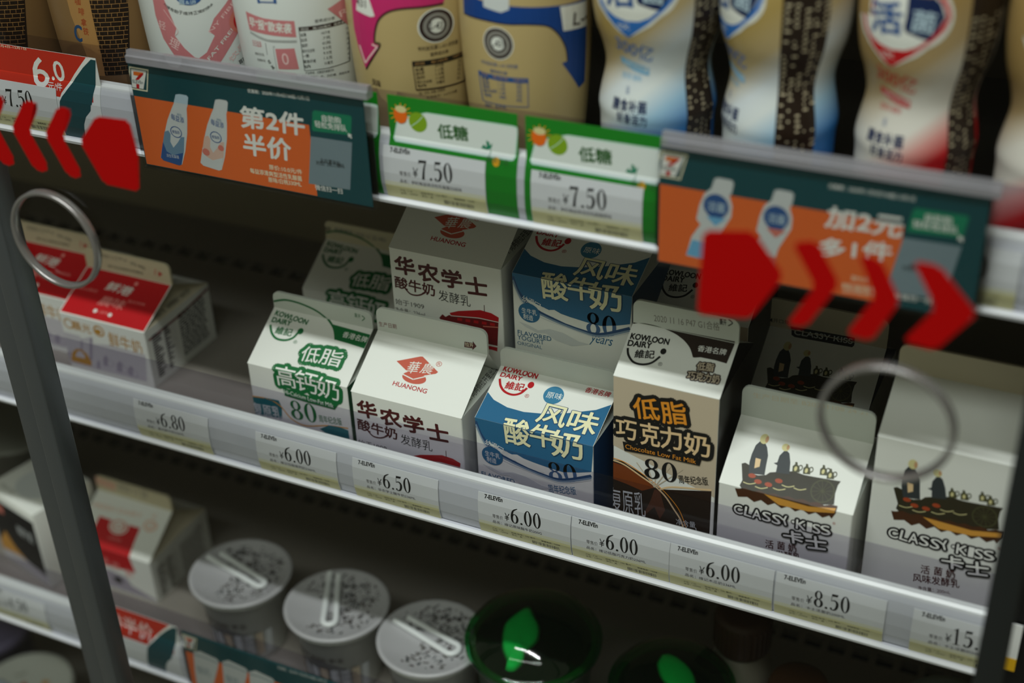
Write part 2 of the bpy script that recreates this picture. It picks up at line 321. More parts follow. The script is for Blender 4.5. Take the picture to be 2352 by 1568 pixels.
('l',[(.04108904673805526,-.0098),(.04445344506978053,-.0098)],.0012,'ink'),
('l',[(.04535344506978053,-.0098),(.04755851570784338,-.0098)],.0012,'ink'),
('l',[(.048458515707843375,-.0098),(.049582562713722377,-.0098)],.0012,'ink'),
('l',[(.050482562713722375,-.0098),(.054944671661638154,-.0098)],.0012,'ink'),
('l',[(.05584467166163816,-.0098),(.05873566801630003,-.0098)],.0012,'ink'),
('l',[(.05963566801630003,-.0098),(.062,-.0098)],.0012,'ink'),
('l',[(.006,-.0117),(.03,-.0117)],.0004,'lavgrey'),
('l',[(.006,-.0125),(.01527287680153289,-.0125)],.0011,'ink'),
('l',[(.018,-.0125),(.024284776901667214,-.0125)],.0011,'ink'),
('l',[(.034,-.0117),(.0386843946703355,-.0117)],.0012,'ink'),
('l',[(.039584394670335504,-.0117),(.04216424828633848,-.0117)],.0012,'ink'),
('l',[(.04306424828633848,-.0117),(.047267883370279394,-.0117)],.0012,'ink'),
('l',[(.04816788337027939,-.0117),(.050946367594482435,-.0117)],.0012,'ink'),
('l',[(.05184636759448243,-.0117),(.05658871448130052,-.0117)],.0012,'ink'),
('l',[(.05748871448130052,-.0117),(.062,-.0117)],.0012,'ink'),
('l',[(.006,-.013600000000000001),(.03,-.013600000000000001)],.0004,'lavgrey'),
('l',[(.006,-.014400000000000001),(.010584725858385264,-.014400000000000001)],.0011,'ink'),
('l',[(.018,-.014400000000000001),(.02081581316120401,-.014400000000000001)],.0011,'ink'),
('l',[(.034,-.013600000000000001),(.03586794776493255,-.013600000000000001)],.0012,'ink'),
('l',[(.03676794776493255,-.013600000000000001),(.041629868320525364,-.013600000000000001)],.0012,'ink'),
('l',[(.04252986832052536,-.013600000000000001),(.04527451578703508,-.013600000000000001)],.0012,'ink'),
('l',[(.046174515787035075,-.013600000000000001),(.04968110895050229,-.013600000000000001)],.0012,'ink'),
('l',[(.05058110895050229,-.013600000000000001),(.05278521374420431,-.013600000000000001)],.0012,'ink'),
('l',[(.05368521374420431,-.013600000000000001),(.05671418567952055,-.013600000000000001)],.0012,'ink'),
('l',[(.05761418567952055,-.013600000000000001),(.06015765071490016,-.013600000000000001)],.0012,'ink'),
('l',[(.006,-.0155),(.03,-.0155)],.0004,'lavgrey'),
('l',[(.006,-.0163),(.01210546293262108,-.0163)],.0011,'ink'),
('l',[(.018,-.0163),(.02351044464443218,-.0163)],.0011,'ink'),
('l',[(.034,-.0155),(.0373370071718808,-.0155)],.0012,'ink'),
('l',[(.0382370071718808,-.0155),(.0428538142552719,-.0155)],.0012,'ink'),
('l',[(.043753814255271896,-.0155),(.04748174280181176,-.0155)],.0012,'ink'),
('l',[(.04838174280181176,-.0155),(.05309752520661183,-.0155)],.0012,'ink'),
('l',[(.05399752520661183,-.0155),(.058423127472198855,-.0155)],.0012,'ink'),
('l',[(.05932312747219885,-.0155),(.062,-.0155)],.0012,'ink'),
('l',[(.006,-.0174),(.03,-.0174)],.0004,'lavgrey'),
('l',[(.006,-.018199999999999997),(.01402764125297511,-.018199999999999997)],.0011,'ink'),
('l',[(.018,-.018199999999999997),(.020978597731826417,-.018199999999999997)],.0011,'ink'),
('l',[(.034,-.0174),(.03844255013246507,-.0174)],.0012,'ink'),
('l',[(.03934255013246508,-.0174),(.04420108192170132,-.0174)],.0012,'ink'),
('l',[(.04510108192170132,-.0174),(.049719865859750266,-.0174)],.0012,'ink'),
('l',[(.05061986585975027,-.0174),(.05389629587364757,-.0174)],.0012,'ink'),
('l',[(.054796295873647566,-.0174),(.058651563954344364,-.0174)],.0012,'ink'),
('l',[(.05955156395434436,-.0174),(.061396063889046754,-.0174)],.0012,'ink'),
('l',[(.006,-.019299999999999998),(.03,-.019299999999999998)],.0004,'lavgrey'),
('l',[(.006,-.020099999999999996),(.014989647581640127,-.020099999999999996)],.0011,'ink'),
('l',[(.018,-.020099999999999996),(.023441194114107704,-.020099999999999996)],.0011,'ink'),
('l',[(.034,-.019299999999999998),(.036139829847944824,-.019299999999999998)],.0012,'ink'),
('l',[(.03703982984794482,-.019299999999999998),(.03829367215652574,-.019299999999999998)],.0012,'ink'),
('l',[(.039193672156525736,-.019299999999999998),(.04360944211021646,-.019299999999999998)],.0012,'ink'),
('l',[(.04450944211021646,-.019299999999999998),(.04946866616990278,-.019299999999999998)],.0012,'ink'),
('l',[(.05036866616990278,-.019299999999999998),(.05172273854234169,-.019299999999999998)],.0012,'ink'),
('l',[(.052622738542341695,-.019299999999999998),(.056825119827371706,-.019299999999999998)],.0012,'ink'),
('l',[(.057725119827371704,-.019299999999999998),(.06036696713675534,-.019299999999999998)],.0012,'ink'),
('l',[(.006,-.0212),(.03,-.0212)],.0004,'lavgrey'),
('l',[(.006,-.022),(.010904592246716858,-.022)],.0011,'ink'),
('l',[(.018,-.022),(.02176334748091437,-.022)],.0011,'ink'),
('l',[(.034,-.0212),(.03807516754910938,-.0212)],.0012,'ink'),
('l',[(.03897516754910938,-.0212),(.043466235647622184,-.0212)],.0012,'ink'),
('l',[(.04436623564762219,-.0212),(.045542995892140364,-.0212)],.0012,'ink'),
('l',[(.04644299589214036,-.0212),(.049901126006267595,-.0212)],.0012,'ink'),
('l',[(.0508011260062676,-.0212),(.051980886980251745,-.0212)],.0012,'ink'),
('l',[(.05288088698025174,-.0212),(.056754648890045806,-.0212)],.0012,'ink'),
('l',[(.05765464889004581,-.0212),(.05997846547412184,-.0212)],.0012,'ink'),
('l',[(.006,-.023100000000000002),(.03,-.023100000000000002)],.0004,'lavgrey'),
('l',[(.006,-.0239),(.01528543184348415,-.0239)],.0011,'ink'),
('l',[(.018,-.0239),(.025883814541060035,-.0239)],.0011,'ink'),
('l',[(.034,-.023100000000000002),(.03702168149459218,-.023100000000000002)],.0012,'ink'),
('l',[(.03792168149459218,-.023100000000000002),(.042915717276095285,-.023100000000000002)],.0012,'ink'),
('l',[(.04381571727609528,-.023100000000000002),(.04605439749000064,-.023100000000000002)],.0012,'ink'),
('l',[(.04695439749000064,-.023100000000000002),(.048262280308822285,-.023100000000000002)],.0012,'ink'),
('l',[(.04916228030882229,-.023100000000000002),(.052561331544008695,-.023100000000000002)],.0012,'ink'),
('l',[(.05346133154400869,-.023100000000000002),(.05458684259270996,-.023100000000000002)],.0012,'ink'),
('l',[(.055486842592709966,-.023100000000000002),(.057276382018423645,-.023100000000000002)],.0012,'ink'),
('l',[(.05817638201842364,-.023100000000000002),(.06080812656089161,-.023100000000000002)],.0012,'ink'),
('l',[(.006,-.025),(.03,-.025)],.0004,'lavgrey'),
('l',[(.006,-.0258),(.013662802737804049,-.0258)],.0011,'ink'),
('l',[(.018,-.0258),(.020937193946081387,-.0258)],.0011,'ink'),
('l',[(.034,-.025),(.035169743298884816,-.025)],.0012,'ink'),
('l',[(.03606974329888482,-.025),(.04054085943459571,-.025)],.0012,'ink'),
('l',[(.04144085943459571,-.025),(.04369618151426008,-.025)],.0012,'ink'),
('l',[(.04459618151426008,-.025),(.049430819219893896,-.025)],.0012,'ink'),
('l',[(.050330819219893894,-.025),(.0549174577856043,-.025)],.0012,'ink'),
('l',[(.0558174577856043,-.025),(.05832861474325303,-.025)],.0012,'ink'),
('l',[(.05922861474325303,-.025),(.062,-.025)],.0012,'ink'),
('l',[(.006,-.0269),(.03,-.0269)],.0004,'lavgrey'),
('l',[(.006,-.0277),(.013120437907555384,-.0277)],.0011,'ink'),
('l',[(.018,-.0277),(.02386333231032636,-.0277)],.0011,'ink'),
('l',[(.034,-.0269),(.03738260095360788,-.0269)],.0012,'ink'),
('l',[(.03828260095360789,-.0269),(.041519645201669446,-.0269)],.0012,'ink'),
('l',[(.04241964520166945,-.0269),(.0459001497434505,-.0269)],.0012,'ink'),
('l',[(.0468001497434505,-.0269),(.05156263476514635,-.0269)],.0012,'ink'),
('l',[(.05246263476514636,-.0269),(.055490742028928994,-.0269)],.0012,'ink'),
('l',[(.056390742028929,-.0269),(.05911550824265273,-.0269)],.0012,'ink'),
('l',[(.006,-.0288),(.03,-.0288)],.0004,'lavgrey'),
('l',[(.006,-.029599999999999998),(.01432186751286483,-.029599999999999998)],.0011,'ink'),
('l',[(.018,-.029599999999999998),(.0214258137167887,-.029599999999999998)],.0011,'ink'),
('l',[(.034,-.0288),(.0362043474446966,-.0288)],.0012,'ink'),
('l',[(.0371043474446966,-.0288),(.042015536710491144,-.0288)],.0012,'ink'),
('l',[(.04291553671049114,-.0288),(.04600004588361597,-.0288)],.0012,'ink'),
('l',[(.046900045883615966,-.0288),(.050093767754363416,-.0288)],.0012,'ink'),
('l',[(.050993767754363414,-.0288),(.05203959769982029,-.0288)],.0012,'ink'),
('l',[(.05293959769982029,-.0288),(.05560043907503582,-.0288)],.0012,'ink'),
('l',[(.05650043907503582,-.0288),(.05982029993022408,-.0288)],.0012,'ink'),
('l',[(.006,-.030699999999999998),(.03,-.030699999999999998)],.0004,'lavgrey'),
('l',[(.006,-.0315),(.010120317341827596,-.0315)],.0011,'ink'),
('l',[(.018,-.0315),(.02369478764783754,-.0315)],.0011,'ink'),
('l',[(.034,-.030699999999999998),(.03752872214118447,-.030699999999999998)],.0012,'ink'),
('l',[(.038428722141184465,-.030699999999999998),(.03966904418369536,-.030699999999999998)],.0012,'ink'),
('l',[(.040569044183695356,-.030699999999999998),(.04407840861973918,-.030699999999999998)],.0012,'ink'),
('l',[(.04497840861973918,-.030699999999999998),(.047843410338526016,-.030699999999999998)],.0012,'ink'),
('l',[(.048743410338526014,-.030699999999999998),(.05246053593067845,-.030699999999999998)],.0012,'ink'),
('l',[(.05336053593067845,-.030699999999999998),(.05577084386284264,-.030699999999999998)],.0012,'ink'),
('l',[(.05667084386284264,-.030699999999999998),(.06049864486030624,-.030699999999999998)],.0012,'ink'),
('l',[(.006,-.0326),(.03,-.0326)],.0004,'lavgrey'),
('l',[(.006,-.0334),(.014428205735512206,-.0334)],.0011,'ink'),
('l',[(.018,-.0334),(.020133094813944857,-.0334)],.0011,'ink'),
('l',[(.034,-.0326),(.03524230721458319,-.0326)],.0012,'ink'),
('l',[(.03614230721458319,-.0326),(.039846388452532695,-.0326)],.0012,'ink'),
('l',[(.0407463884525327,-.0326),(.04559961077407773,-.0326)],.0012,'ink'),
('l',[(.04649961077407773,-.0326),(.04850409988681161,-.0326)],.0012,'ink'),
('l',[(.04940409988681161,-.0326),(.052229348405357125,-.0326)],.0012,'ink'),
('l',[(.05312934840535713,-.0326),(.056500035908023084,-.0326)],.0012,'ink'),
('l',[(.05740003590802309,-.0326),(.059680137451015115,-.0326)],.0012,'ink'),
('l',[(.006,-.0345),(.03,-.0345)],.0004,'lavgrey'),
('l',[(.006,-.035300000000000005),(.01218373053603974,-.035300000000000005)],.0011,'ink'),
('l',[(.018,-.035300000000000005),(.02187602396718146,-.035300000000000005)],.0011,'ink'),
('l',[(.034,-.0345),(.03647661590110782,-.0345)],.0012,'ink'),
('l',[(.037376615901107815,-.0345),(.04075910192453796,-.0345)],.0012,'ink'),
('l',[(.041659101924537964,-.0345),(.04386071781800032,-.0345)],.0012,'ink'),
('l',[(.04476071781800032,-.0345),(.047269359183315984,-.0345)],.0012,'ink'),
('l',[(.04816935918331598,-.0345),(.05225845283309247,-.0345)],.0012,'ink'),
('l',[(.053158452833092465,-.0345),(.054266137653129785,-.0345)],.0012,'ink'),
('l',[(.05516613765312978,-.0345),(.05844316966141211,-.0345)],.0012,'ink'),
('l',[(.059343169661412114,-.0345),(.062,-.0345)],.0012,'ink'),
('l',[(.006,-.0364),(.03,-.0364)],.0004,'lavgrey'),
('l',[(.006,-.037200000000000004),(.011860100172460558,-.037200000000000004)],.0011,'ink'),
('l',[(.018,-.037200000000000004),(.021335227056759144,-.037200000000000004)],.0011,'ink'),
('l',[(.034,-.0364),(.03821523068157966,-.0364)],.0012,'ink'),
('l',[(.039115230681579655,-.0364),(.041070011389171025,-.0364)],.0012,'ink'),
('l',[(.04197001138917102,-.0364),(.04371958875284279,-.0364)],.0012,'ink'),
('l',[(.04461958875284279,-.0364),(.04736052603497407,-.0364)],.0012,'ink'),
('l',[(.04826052603497408,-.0364),(.052052791661673474,-.0364)],.0012,'ink'),
('l',[(.05295279166167348,-.0364),(.05436015843220097,-.0364)],.0012,'ink'),
('l',[(.055260158432200966,-.0364),(.05754802237068603,-.0364)],.0012,'ink'),
('l',[(.058448022370686026,-.0364),(.060783036972480727,-.0364)],.0012,'ink')],
'low':[
('p',[(.012,.0225),(.02,.0222),(.035,.0222),(.05,.0228),(.0505,.01),(.052,-.003),(.0545,-.0145),(.012,-.017)],'scarlet'),
('e',(.03189,.01904),.00866,.00595,'paper',0),
('e',(.03189,.01904),.00755,.00492,'salmon',.8),
('t','牛奶',(.02773,.01538),(.03834,.01735),(.02685,.02012),'salmon',.02),
('t','优质奶源',(.02727,.00808),(.03914,.00864),(.02717,.01022),'blush',0),
('t','纯',(.0235,-.01586),(.02981,-.0159),(.02355,-.00834),'blush',.02),
('t','鲜',(.03311,-.01751),(.03938,-.01755),(.03316,-.01001),'blush',.02),
('t','奶',(.04463,-.02049),(.05086,-.02053),(.04468,-.01299),'blush',.02),
('t','FRESH DAIRY',(.00274,.02743),(.047,.02984),(.00255,.03099),'palesalmon',.02),
('e',(.0574,.02636),.0059,.00441,'palesalmon',.7),
('t','奶',(.05561,.0232),(.06244,.02386),(.05514,.02809),'palesalmon',0),
('t','优',(.05531,.03206),(.05935,.03254),(.05488,.03564),'palesalmon',0),
('t','2020 11 20',(.0207,.04787),(.04844,.0475),(.02079,.05431),'grey',.01),
('p',[(-.00426,.05454),(.02012,.05298),(.01743,.04511),(-.0008,.04672)],'palesalmon'),
('p',[(.0,-.0215),(.03,-.02),(.044,-.0225),(.048,-.029),(.07,-.036),(.07,-.0383),(.0,-.0383)],'mauve'),
('p',[(.03,-.026),(.038,-.024),(.04,-.03),(.033,-.031)],'ink')],
'signbase':[
('p',[(.0004,.0004),(.106,.0004),(.106,.0385),(.0004,.0385)],'signorange'),
('p',[(.10891,.04562),(.10995,.04675),(.12995,.04706),(.1309,.04624),(.12959,.03755),(.12862,.03675),(.10807,.03568),(.10747,.03657)],'jade'),
('t','自助购',(.11402,.04167),(.12454,.04181),(.11397,.04514),'white',.03),
('t','轻松免排队',(.10954,.03804),(.12747,.0382),(.10951,.04155),'white',.03),
('p',[(.12785,.03769),(.13015,.03707),(.1293,.03653),(.13006,.03551),(.12931,.03506),(.12872,.03603),(.12795,.0355)],'white'),
('p',[(.10634,.03268),(.1297,.03308),(.12578,.00731),(.10173,.00654)],'steel'),
('t','此位置张贴',(.11024,.01934),(.12176,.01933),(.11024,.02192),'ink',.01),
('t','对应门店二维码',(.10759,.0178),(.12389,.01843),(.1075,.0202),'ink',.01),
('t','微信扫一扫',(.10533,.00371),(.12117,.0041),(.10526,.0067),'white',.02),
('p',[(.0007,.0545),(.01283,.05427),(.00971,.04195),(-.00227,.04205)],'cream'),
('p',[(.00122,.05373),(.01199,.05358),(.00927,.04266),(-.00141,.04277)],'teal'),
('p',[(.00172,.05329),(.01132,.05324),(.00738,.04316),(.00018,.04317)],'white'),
('p',[(.00296,.05211),(.00931,.05213),(.00898,.05107),(.00533,.04838),(.00567,.04995),(.0025,.05002)],'logoorange'),
('p',[(.00931,.05213),(.00898,.05107),(.00615,.0485),(.00517,.04769),(.00318,.04766),(.00546,.04992),(.00692,.05113)],'scarlet'),
('p',[(.00328,.04539),(.00528,.04541),(.00473,.04287),(.00295,.04296)],'scarlet'),
('t','ELEVEn',(.00133,.04563),(.00776,.04584),(.00127,.04737),'teal',.03)],
'signA':[
('t','优惠期：2020年11月4日7:00起-12月1日',(.07239,.05042),(.10787,.05129),(.07234,.05258),'white',.02),
('t','第2件',(.06536,.03133),(.10268,.03236),(.0664,.04265),'white',.06),
('t','半价',(.0648,.01629),(.09284,.0173),(.06577,.02787),'white',.06),
('t','原价:10.0元/件',(.07895,.01033),(.0986,.01074),(.07889,.01316),'cream',.03),
('t','每益添清爽型活性乳酸菌',(.06693,.00638),(.09791,.007),(.06687,.00924),'cream',.03),
('t','原味/白桃330ML',(.07749,.0032),(.0973,.00386),(.07739,.00605),'cream',.03),
('p',[(.02767,.04306),(.02992,.04364),(.03428,.04359),(.03516,.04262),(.03393,.03822),(.03296,.03621),(.03218,.03011),(.03064,.0221),(.0275,.01196),(.02393,.00382),(.02197,.00304),(.01211,.00427),(.01056,.00563),(.01293,.01227),(.01578,.01978),(.01948,.02819),(.02328,.03478),(.02541,.03808),(.02597,.03943)],'palegrey'),
('p',[(.02747,.04303),(.02992,.04364),(.03428,.04359),(.03516,.04262),(.03398,.03848),(.02553,.03869)],'palesky'),
('p',[(.01616,.02115),(.01876,.02217),(.01991,.02042),(.01879,.01585),(.02018,.01281),(.02355,.01617),(.02622,.01966),(.02846,.02002),(.02668,.01183),(.02362,.00377),(.02197,.00304),(.01211,.00427),(.01067,.00565)],'slateblue'),
('p',[(.01391,.01508),(.01529,.00998),(.019,.00836),(.02599,.01083),(.02362,.00377),(.02197,.00304),(.01211,.00427),(.01067,.00565)],'denim'),
('t','每益添',(.02188,.02881),(.02971,.0275),(.02245,.03221),'denim',.02),
('e',(.02371,.02206),.00362,.0032,'denim',.85),
('t','零脂肪',(.02113,.02105),(.02602,.0212),(.02108,.02284),'denim',0),
('t','伊利',(.02604,.03133),(.02895,.03117),(.02613,.03293),'slateblue',0),
('t','活性乳酸菌',(.01464,.00675),(.02273,.00692),(.0146,.00859),'palegrey',0),
('p',[(.05206,.04379),(.05424,.04436),(.05848,.04431),(.05936,.04335),(.05824,.03901),(.05733,.03703),(.05668,.03102),(.05532,.02313),(.05245,.01314),(.04911,.00512),(.04722,.00435),(.0376,.00557),(.03607,.00691),(.03826,.01345),(.04089,.02084),(.04435,.02913),(.04793,.03563),(.04994,.03888),(.05047,.04022)],'palegrey'),
('p',[(.05186,.04376),(.05424,.04436),(.05848,.04431),(.05936,.04335),(.05828,.03927),(.05005,.03948)],'palegrey'),
('p',[(.04124,.0222),(.04376,.0232),(.0449,.02148),(.0439,.01698),(.04531,.01398),(.04852,.01729),(.05106,.02073),(.05324,.02107),(.05165,.01301),(.04881,.00506),(.04722,.00435),(.0376,.00557),(.03617,.00693)],'pinkbeige'),
('p',[(.03917,.01622),(.0406,.01119),(.04423,.00959),(.051,.01203),(.04881,.00506),(.04722,.00435),(.0376,.00557),(.03617,.00693)],'palegrey'),
('t','每益添',(.04668,.02975),(.05432,.02845),(.04725,.03308),'denim',.02),
('e',(.04858,.02309),.00351,.00315,'denim',.85),
('t','零脂肪',(.04608,.0221),(.05084,.02224),(.04603,.02386),'denim',0),
('t','伊利',(.05068,.03223),(.05352,.03206),(.05077,.03381),'slateblue',0),
('t','活性乳酸菌',(.04002,.00801),(.04789,.00817),(.03998,.00982),'palegrey',0),
('e',(.04086,.01369),.00225,.00202,'salmon',0),
('e',(.05078,.01748),.00181,.00162,'salmon',0)],
'signB':[
('t','优惠期：2020年11月4日7:00起-12月1日',(.07397,.04933),(.10895,.04952),(.07396,.05145),'white',.02),
('t','加2元',(.07379,.03144),(.10516,.03218),(.07473,.04124),'white',.06),
('t','多1件',(.07197,.01722),(.10237,.02071),(.07201,.02588),'white',.06),
('t','原价:9.5元',(.08706,.00836),(.09412,.00868),(.08694,.01102),'cream',.01),
('t','畅意活菌发酵乳',(.08367,.00355),(.0973,.00421),(.08352,.0066),'cream',.01),
('t','300亿风味300ML',(.08383,.00175),(.09745,.0027),(.08372,.00337),'cream',.01),
('p',[(.02498,.04518),(.0267,.04599),(.03264,.04576),(.03361,.04445),(.03292,.03989),(.03195,.03822),(.03343,.03362),(.03313,.02827),(.03053,.02321),(.02667,.02186),(.02201,.02159),(.01984,.02195),(.01758,.0246),(.01876,.0317),(.0207,.03734),(.02376,.04051)],'palegrey'),
('p',[(.01981,.02271),(.03053,.02321),(.0279,.01808),(.02667,.01317),(.02729,.00701),(.02264,.00528),(.01345,.0058),(.0157,.01571)],'palegrey'),
('p',[(.01612,.01423),(.02703,.01324),(.02729,.00701),(.02264,.00528),(.01344,.0062)],'sky'),
('e',(.02622,.0323),.0057,.00583,'denim',0),
('t','活菌',(.02242,.02971),(.03024,.02963),(.02247,.03423),'palesky',.02),
('p',[(.02181,.02693),(.03106,.02713),(.02627,.02278)],'sky'),
('p',[(.05142,.04427),(.05306,.04507),(.05882,.04485),(.05979,.04356),(.05923,.03906),(.05833,.03742),(.05986,.03289),(.05969,.02763),(.05729,.02264),(.05358,.02131),(.04908,.02104),(.04697,.02139),(.04472,.02401),(.04571,.031),(.04745,.03655),(.05035,.03967)],'palegrey'),
('p',[(.04693,.02215),(.05729,.02264),(.05486,.01759),(.05378,.01276),(.05452,.0067),(.05006,.00499),(.04116,.00551),(.04311,.01526)],'palegrey'),
('p',[(.04355,.0138),(.05413,.01283),(.05452,.0067),(.05006,.00499),(.04114,.0059)],'salmon'),
('e',(.05292,.03159),.00549,.00575,'denim',0),
('t','活菌',(.04929,.02904),(.05686,.02897),(.04933,.03348),'palesky',.02),
('p',[(.04876,.0263),(.05771,.0265),(.05318,.02222)],'salmon')],
'signC':[
('p',[(.00716,.03976),(.01315,.04326),(.02638,.04126),(.02799,.03934),(.02589,.03255),(.01949,.01529),(.01533,.00923),(.00451,.00925),(.00497,.01995)],'palegrey'),
('l',[(.00708,.03768),(.01605,.03843),(.02703,.03726)],.00105,'steel'),
('t','酸奶',(.00747,.02094),(.01819,.02087),(.00752,.02843),'steel',0),
('p',[(.03073,.04041),(.03656,.04387),(.04957,.04189),(.05118,.03999),(.0492,.03327),(.04314,.01619),(.03914,.01019),(.02852,.01021),(.02883,.0208)],'palegrey'),
('l',[(.03067,.03835),(.03947,.0391),(.05025,.03794)],.00103,'steel'),
('t','酸奶',(.03127,.02178),(.0418,.02171),(.03132,.0292),'steel',0),
('p',[(.05213,.03953),(.05782,.04296),(.07063,.041),(.07224,.03912),(.07038,.03245),(.06462,.0155),(.06075,.00954),(.05032,.00956),(.0505,.02007)],'palegrey'),
('l',[(.0521,.03748),(.06074,.03822),(.07136,.03708)],.00101,'steel'),
('t','酸奶',(.05288,.02104),(.06323,.02097),(.05293,.0284),'steel',0),
('t','优惠期：2020年11月4日7:00起-12月1日',(.07655,.05171),(.11423,.05354),(.0764,.05484),'palegrey',0),
('t','第2件',(.07,.022),(.103,.022),(.07,.034),'white',.03),
('t','半价',(.072,.006),(.1,.006),(.072,.018),'white',.03)],
'promo':[
('p',[(.0,.0265),(.0735,.0265),(.0735,.0505),(.0,.0505)],'vermilion'),
('p',[(.072,.05036),(.07833,.04995),(.07231,.02506),(.05027,.02467),(.05217,.02876),(.05691,.03424),(.06158,.03966),(.06769,.04605)],'white'),
('p',[(.06083,.03571),(.07432,.03571),(.07091,.02164),(.06704,.01775),(.06447,.01306),(.06312,.00754),(.06098,.00235),(.04596,.0022),(.05044,.0239),(.05239,.02702)],'teal'),
('p',[(.07506,.04969),(.07825,.0496),(.07231,.02506),(.05157,.02485),(.0549,.02966),(.0619,.03766),(.06845,.04423)],'teal'),
('t','6',(.03308,.02975),(.04376,.03053),(.03193,.04543),'white',.03),
('t','0',(.04779,.03464),(.05473,.03463),(.04781,.04561),'white',.03),
('e',(.04631,.03537),.00096,.00103,'white',0),
('t','元/件',(.04296,.02955),(.05262,.02969),(.0429,.03349),'white',.02),
('t','2020年11月4日-12月1日',(.00156,.04828),(.03151,.04914),(.00152,.04977),'cream',.01)],
'lowsugar':[
('p',[(.00236,.03588),(.00471,.04434),(.02079,.04958),(.06558,.04978),(.06767,.04948),(.06825,.04814),(.06668,.03426),(.06557,.03273),(.06364,.0325),(.0032,.03257),(.00197,.0341)],'mint'),
('p',[(.00275,.03508),(.00563,.04447),(.02096,.04894),(.06535,.04913),(.06722,.0488),(.0676,.04763),(.06606,.03457),(.06495,.03335),(.06324,.03319),(.00373,.0333),(.00267,.03421)],'cardwhite'),
('e',(.0159,.04391),.00492,.00503,'leaf',0),
('l',[(.01188,.04118),(.01594,.04433),(.01862,.04725)],.00036,'mint'),
('l',[(.00677,.04717),(.00995,.04764),(.01267,.04805)],.00046,'amber'),
('l',[(.00677,.04717),(.0094,.04609),(.01166,.04527)],.00046,'amber'),
('l',[(.00677,.04717),(.00814,.04482),(.00933,.04299)],.00046,'amber'),
('l',[(.00677,.04717),(.0065,.04418),(.0063,.04182)],.00047,'amber'),
('l',[(.00677,.04717),(.00494,.04434),(.00338,.04209)],.00047,'amber'),
('l',[(.00677,.04717),(.00386,.04527),(.00137,.04373)],.00047,'amber'),
('l',[(.00677,.04717),(.00357,.0467),(.00082,.04629)],.00047,'amber'),
('l',[(.00677,.04717),(.00413,.04826),(.00186,.04908)],.00046,'amber'),
('l',[(.00677,.04717),(.0054,.04952),(.00421,.05134)],.00047,'amber'),
('l',[(.00677,.04717),(.00703,.05015),(.00723,.05248)],.00046,'amber'),
('l',[(.00677,.04717),(.00858,.04998),(.01012,.0522)],.00047,'amber'),
('l',[(.00677,.04717),(.00965,.04907),(.0121,.05058)],.00046,'amber'),
('e',(.00669,.04632),.00359,.00427,'sunorange',0),
('e',(.00718,.04933),.00303,.0018,'straw',0),
('t','低糖',(.02654,.03752),(.0424,.03841),(.02614,.0447),'cardgreen',.055),
('p',[(.04877,.03597),(.05018,.03808),(.05184,.03688),(.05158,.0404),(.05326,.03962),(.0534,.03797),(.05497,.03947),(.0542,.03684),(.05221,.0356)],'jade'),
('l',[(.05355,.03674),(.05382,.0351),(.05328,.03291)],.00036,'jade'),
('e',(.05716,.03102),.00183,.00212,'amber',0),
('t','健康优选',(.05196,.03058),(.06356,.03038),(.052,.03314),'cardgreen',0)],
'tag':[
('p',[(.0002,.0003),(.0548,.0003),(.0548,.0115),(.0002,.0105)],'tagyellow'),
('p',[(.0002,.0105),(.0548,.0115),(.0548,.0135),(.0002,.0125)],'tagfade'),
('t','7-ELEVEn',(.00411,.02754),(.01473,.02795),(.00402,.02989),'ink',.08),
('t','零售价',(.0088,.01647),(.01532,.01666),(.00873,.01886),'greytxt',0),
('t','产地：广州',(.008,.00748),(.01465,.00773),(.00795,.00869),'ink',0),
('t','规格/型号：236 毫升',(.01945,.00803),(.03397,.00859),(.0194,.00924),'ink',0),
('t','举报电话：12358',(.03753,.00806),(.04854,.00857),(.03747,.00925),'ink',.02),
('t','货号：129956',(.00798,.00571),(.01737,.00646),(.00788,.00692),'ink',0),
('t','单位：盒',(.01963,.00634),(.02594,.00651),(.0196,.00755),'ink',0),
('p',[(.03176,.00685),(.03216,.00699),(.03218,.00459),(.03178,.00445)],'ink'),
('p',[(.03243,.00686),(.03283,.007),(.03285,.0046),(.03245,.00446)],'ink'),
('p',[(.03309,.00687),(.03349,.007),(.03352,.00461),(.03312,.00447)],'ink'),
('p',[(.0339,.00687),(.0343,.00701),(.03432,.00462),(.03392,.00448)],'ink'),
('p',[(.0347,.00688),(.03483,.00693),(.03485,.00453),(.03472,.00449)],'ink'),
('p',[(.0351,.00689),(.03523,.00693),(.03526,.00454),(.03512,.00449)],'ink'),
('p',[(.03563,.00689),(.03576,.00694),(.03579,.00454),(.03566,.0045)],'ink'),
('p',[(.03594,.0069),(.03608,.00694),(.0361,.00455),(.03597,.0045)],'ink'),
('p',[(.03634,.0069),(.03661,.00699),(.03664,.0046),(.03637,.00451)],'ink'),
('p',[(.03679,.00691),(.03705,.007),(.03708,.0046),(.03681,.00451)],'ink'),
('p',[(.03745,.00691),(.03758,.00696),(.03761,.00457),(.03748,.00452)],'ink'),
('p',[(.03798,.00692),(.03812,.00696),(.03815,.00457),(.03801,.00453)],'ink'),
('p',[(.0383,.00692),(.03869,.00706),(.03872,.00467),(.03833,.00453)],'ink'),
('p',[(.03887,.00693),(.03914,.00702),(.03917,.00463),(.0389,.00454)],'ink'),
('p',[(.0394,.00693),(.03954,.00698),(.03957,.00459),(.03943,.00454)],'ink'),
('p',[(.0398,.00694),(.03993,.00698),(.03997,.00459),(.03983,.00455)],'ink'),
('p',[(.04011,.00694),(.04024,.00699),(.04028,.0046),(.04014,.00455)],'ink'),
('p',[(.04064,.00695),(.04104,.00708),(.04107,.0047),(.04068,.00456)],'ink'),
('p',[(.04131,.00695),(.04144,.007),(.04147,.00461),(.04134,.00457)],'ink'),
('p',[(.04161,.00696),(.04175,.007),(.04178,.00462),(.04165,.00457)],'ink'),
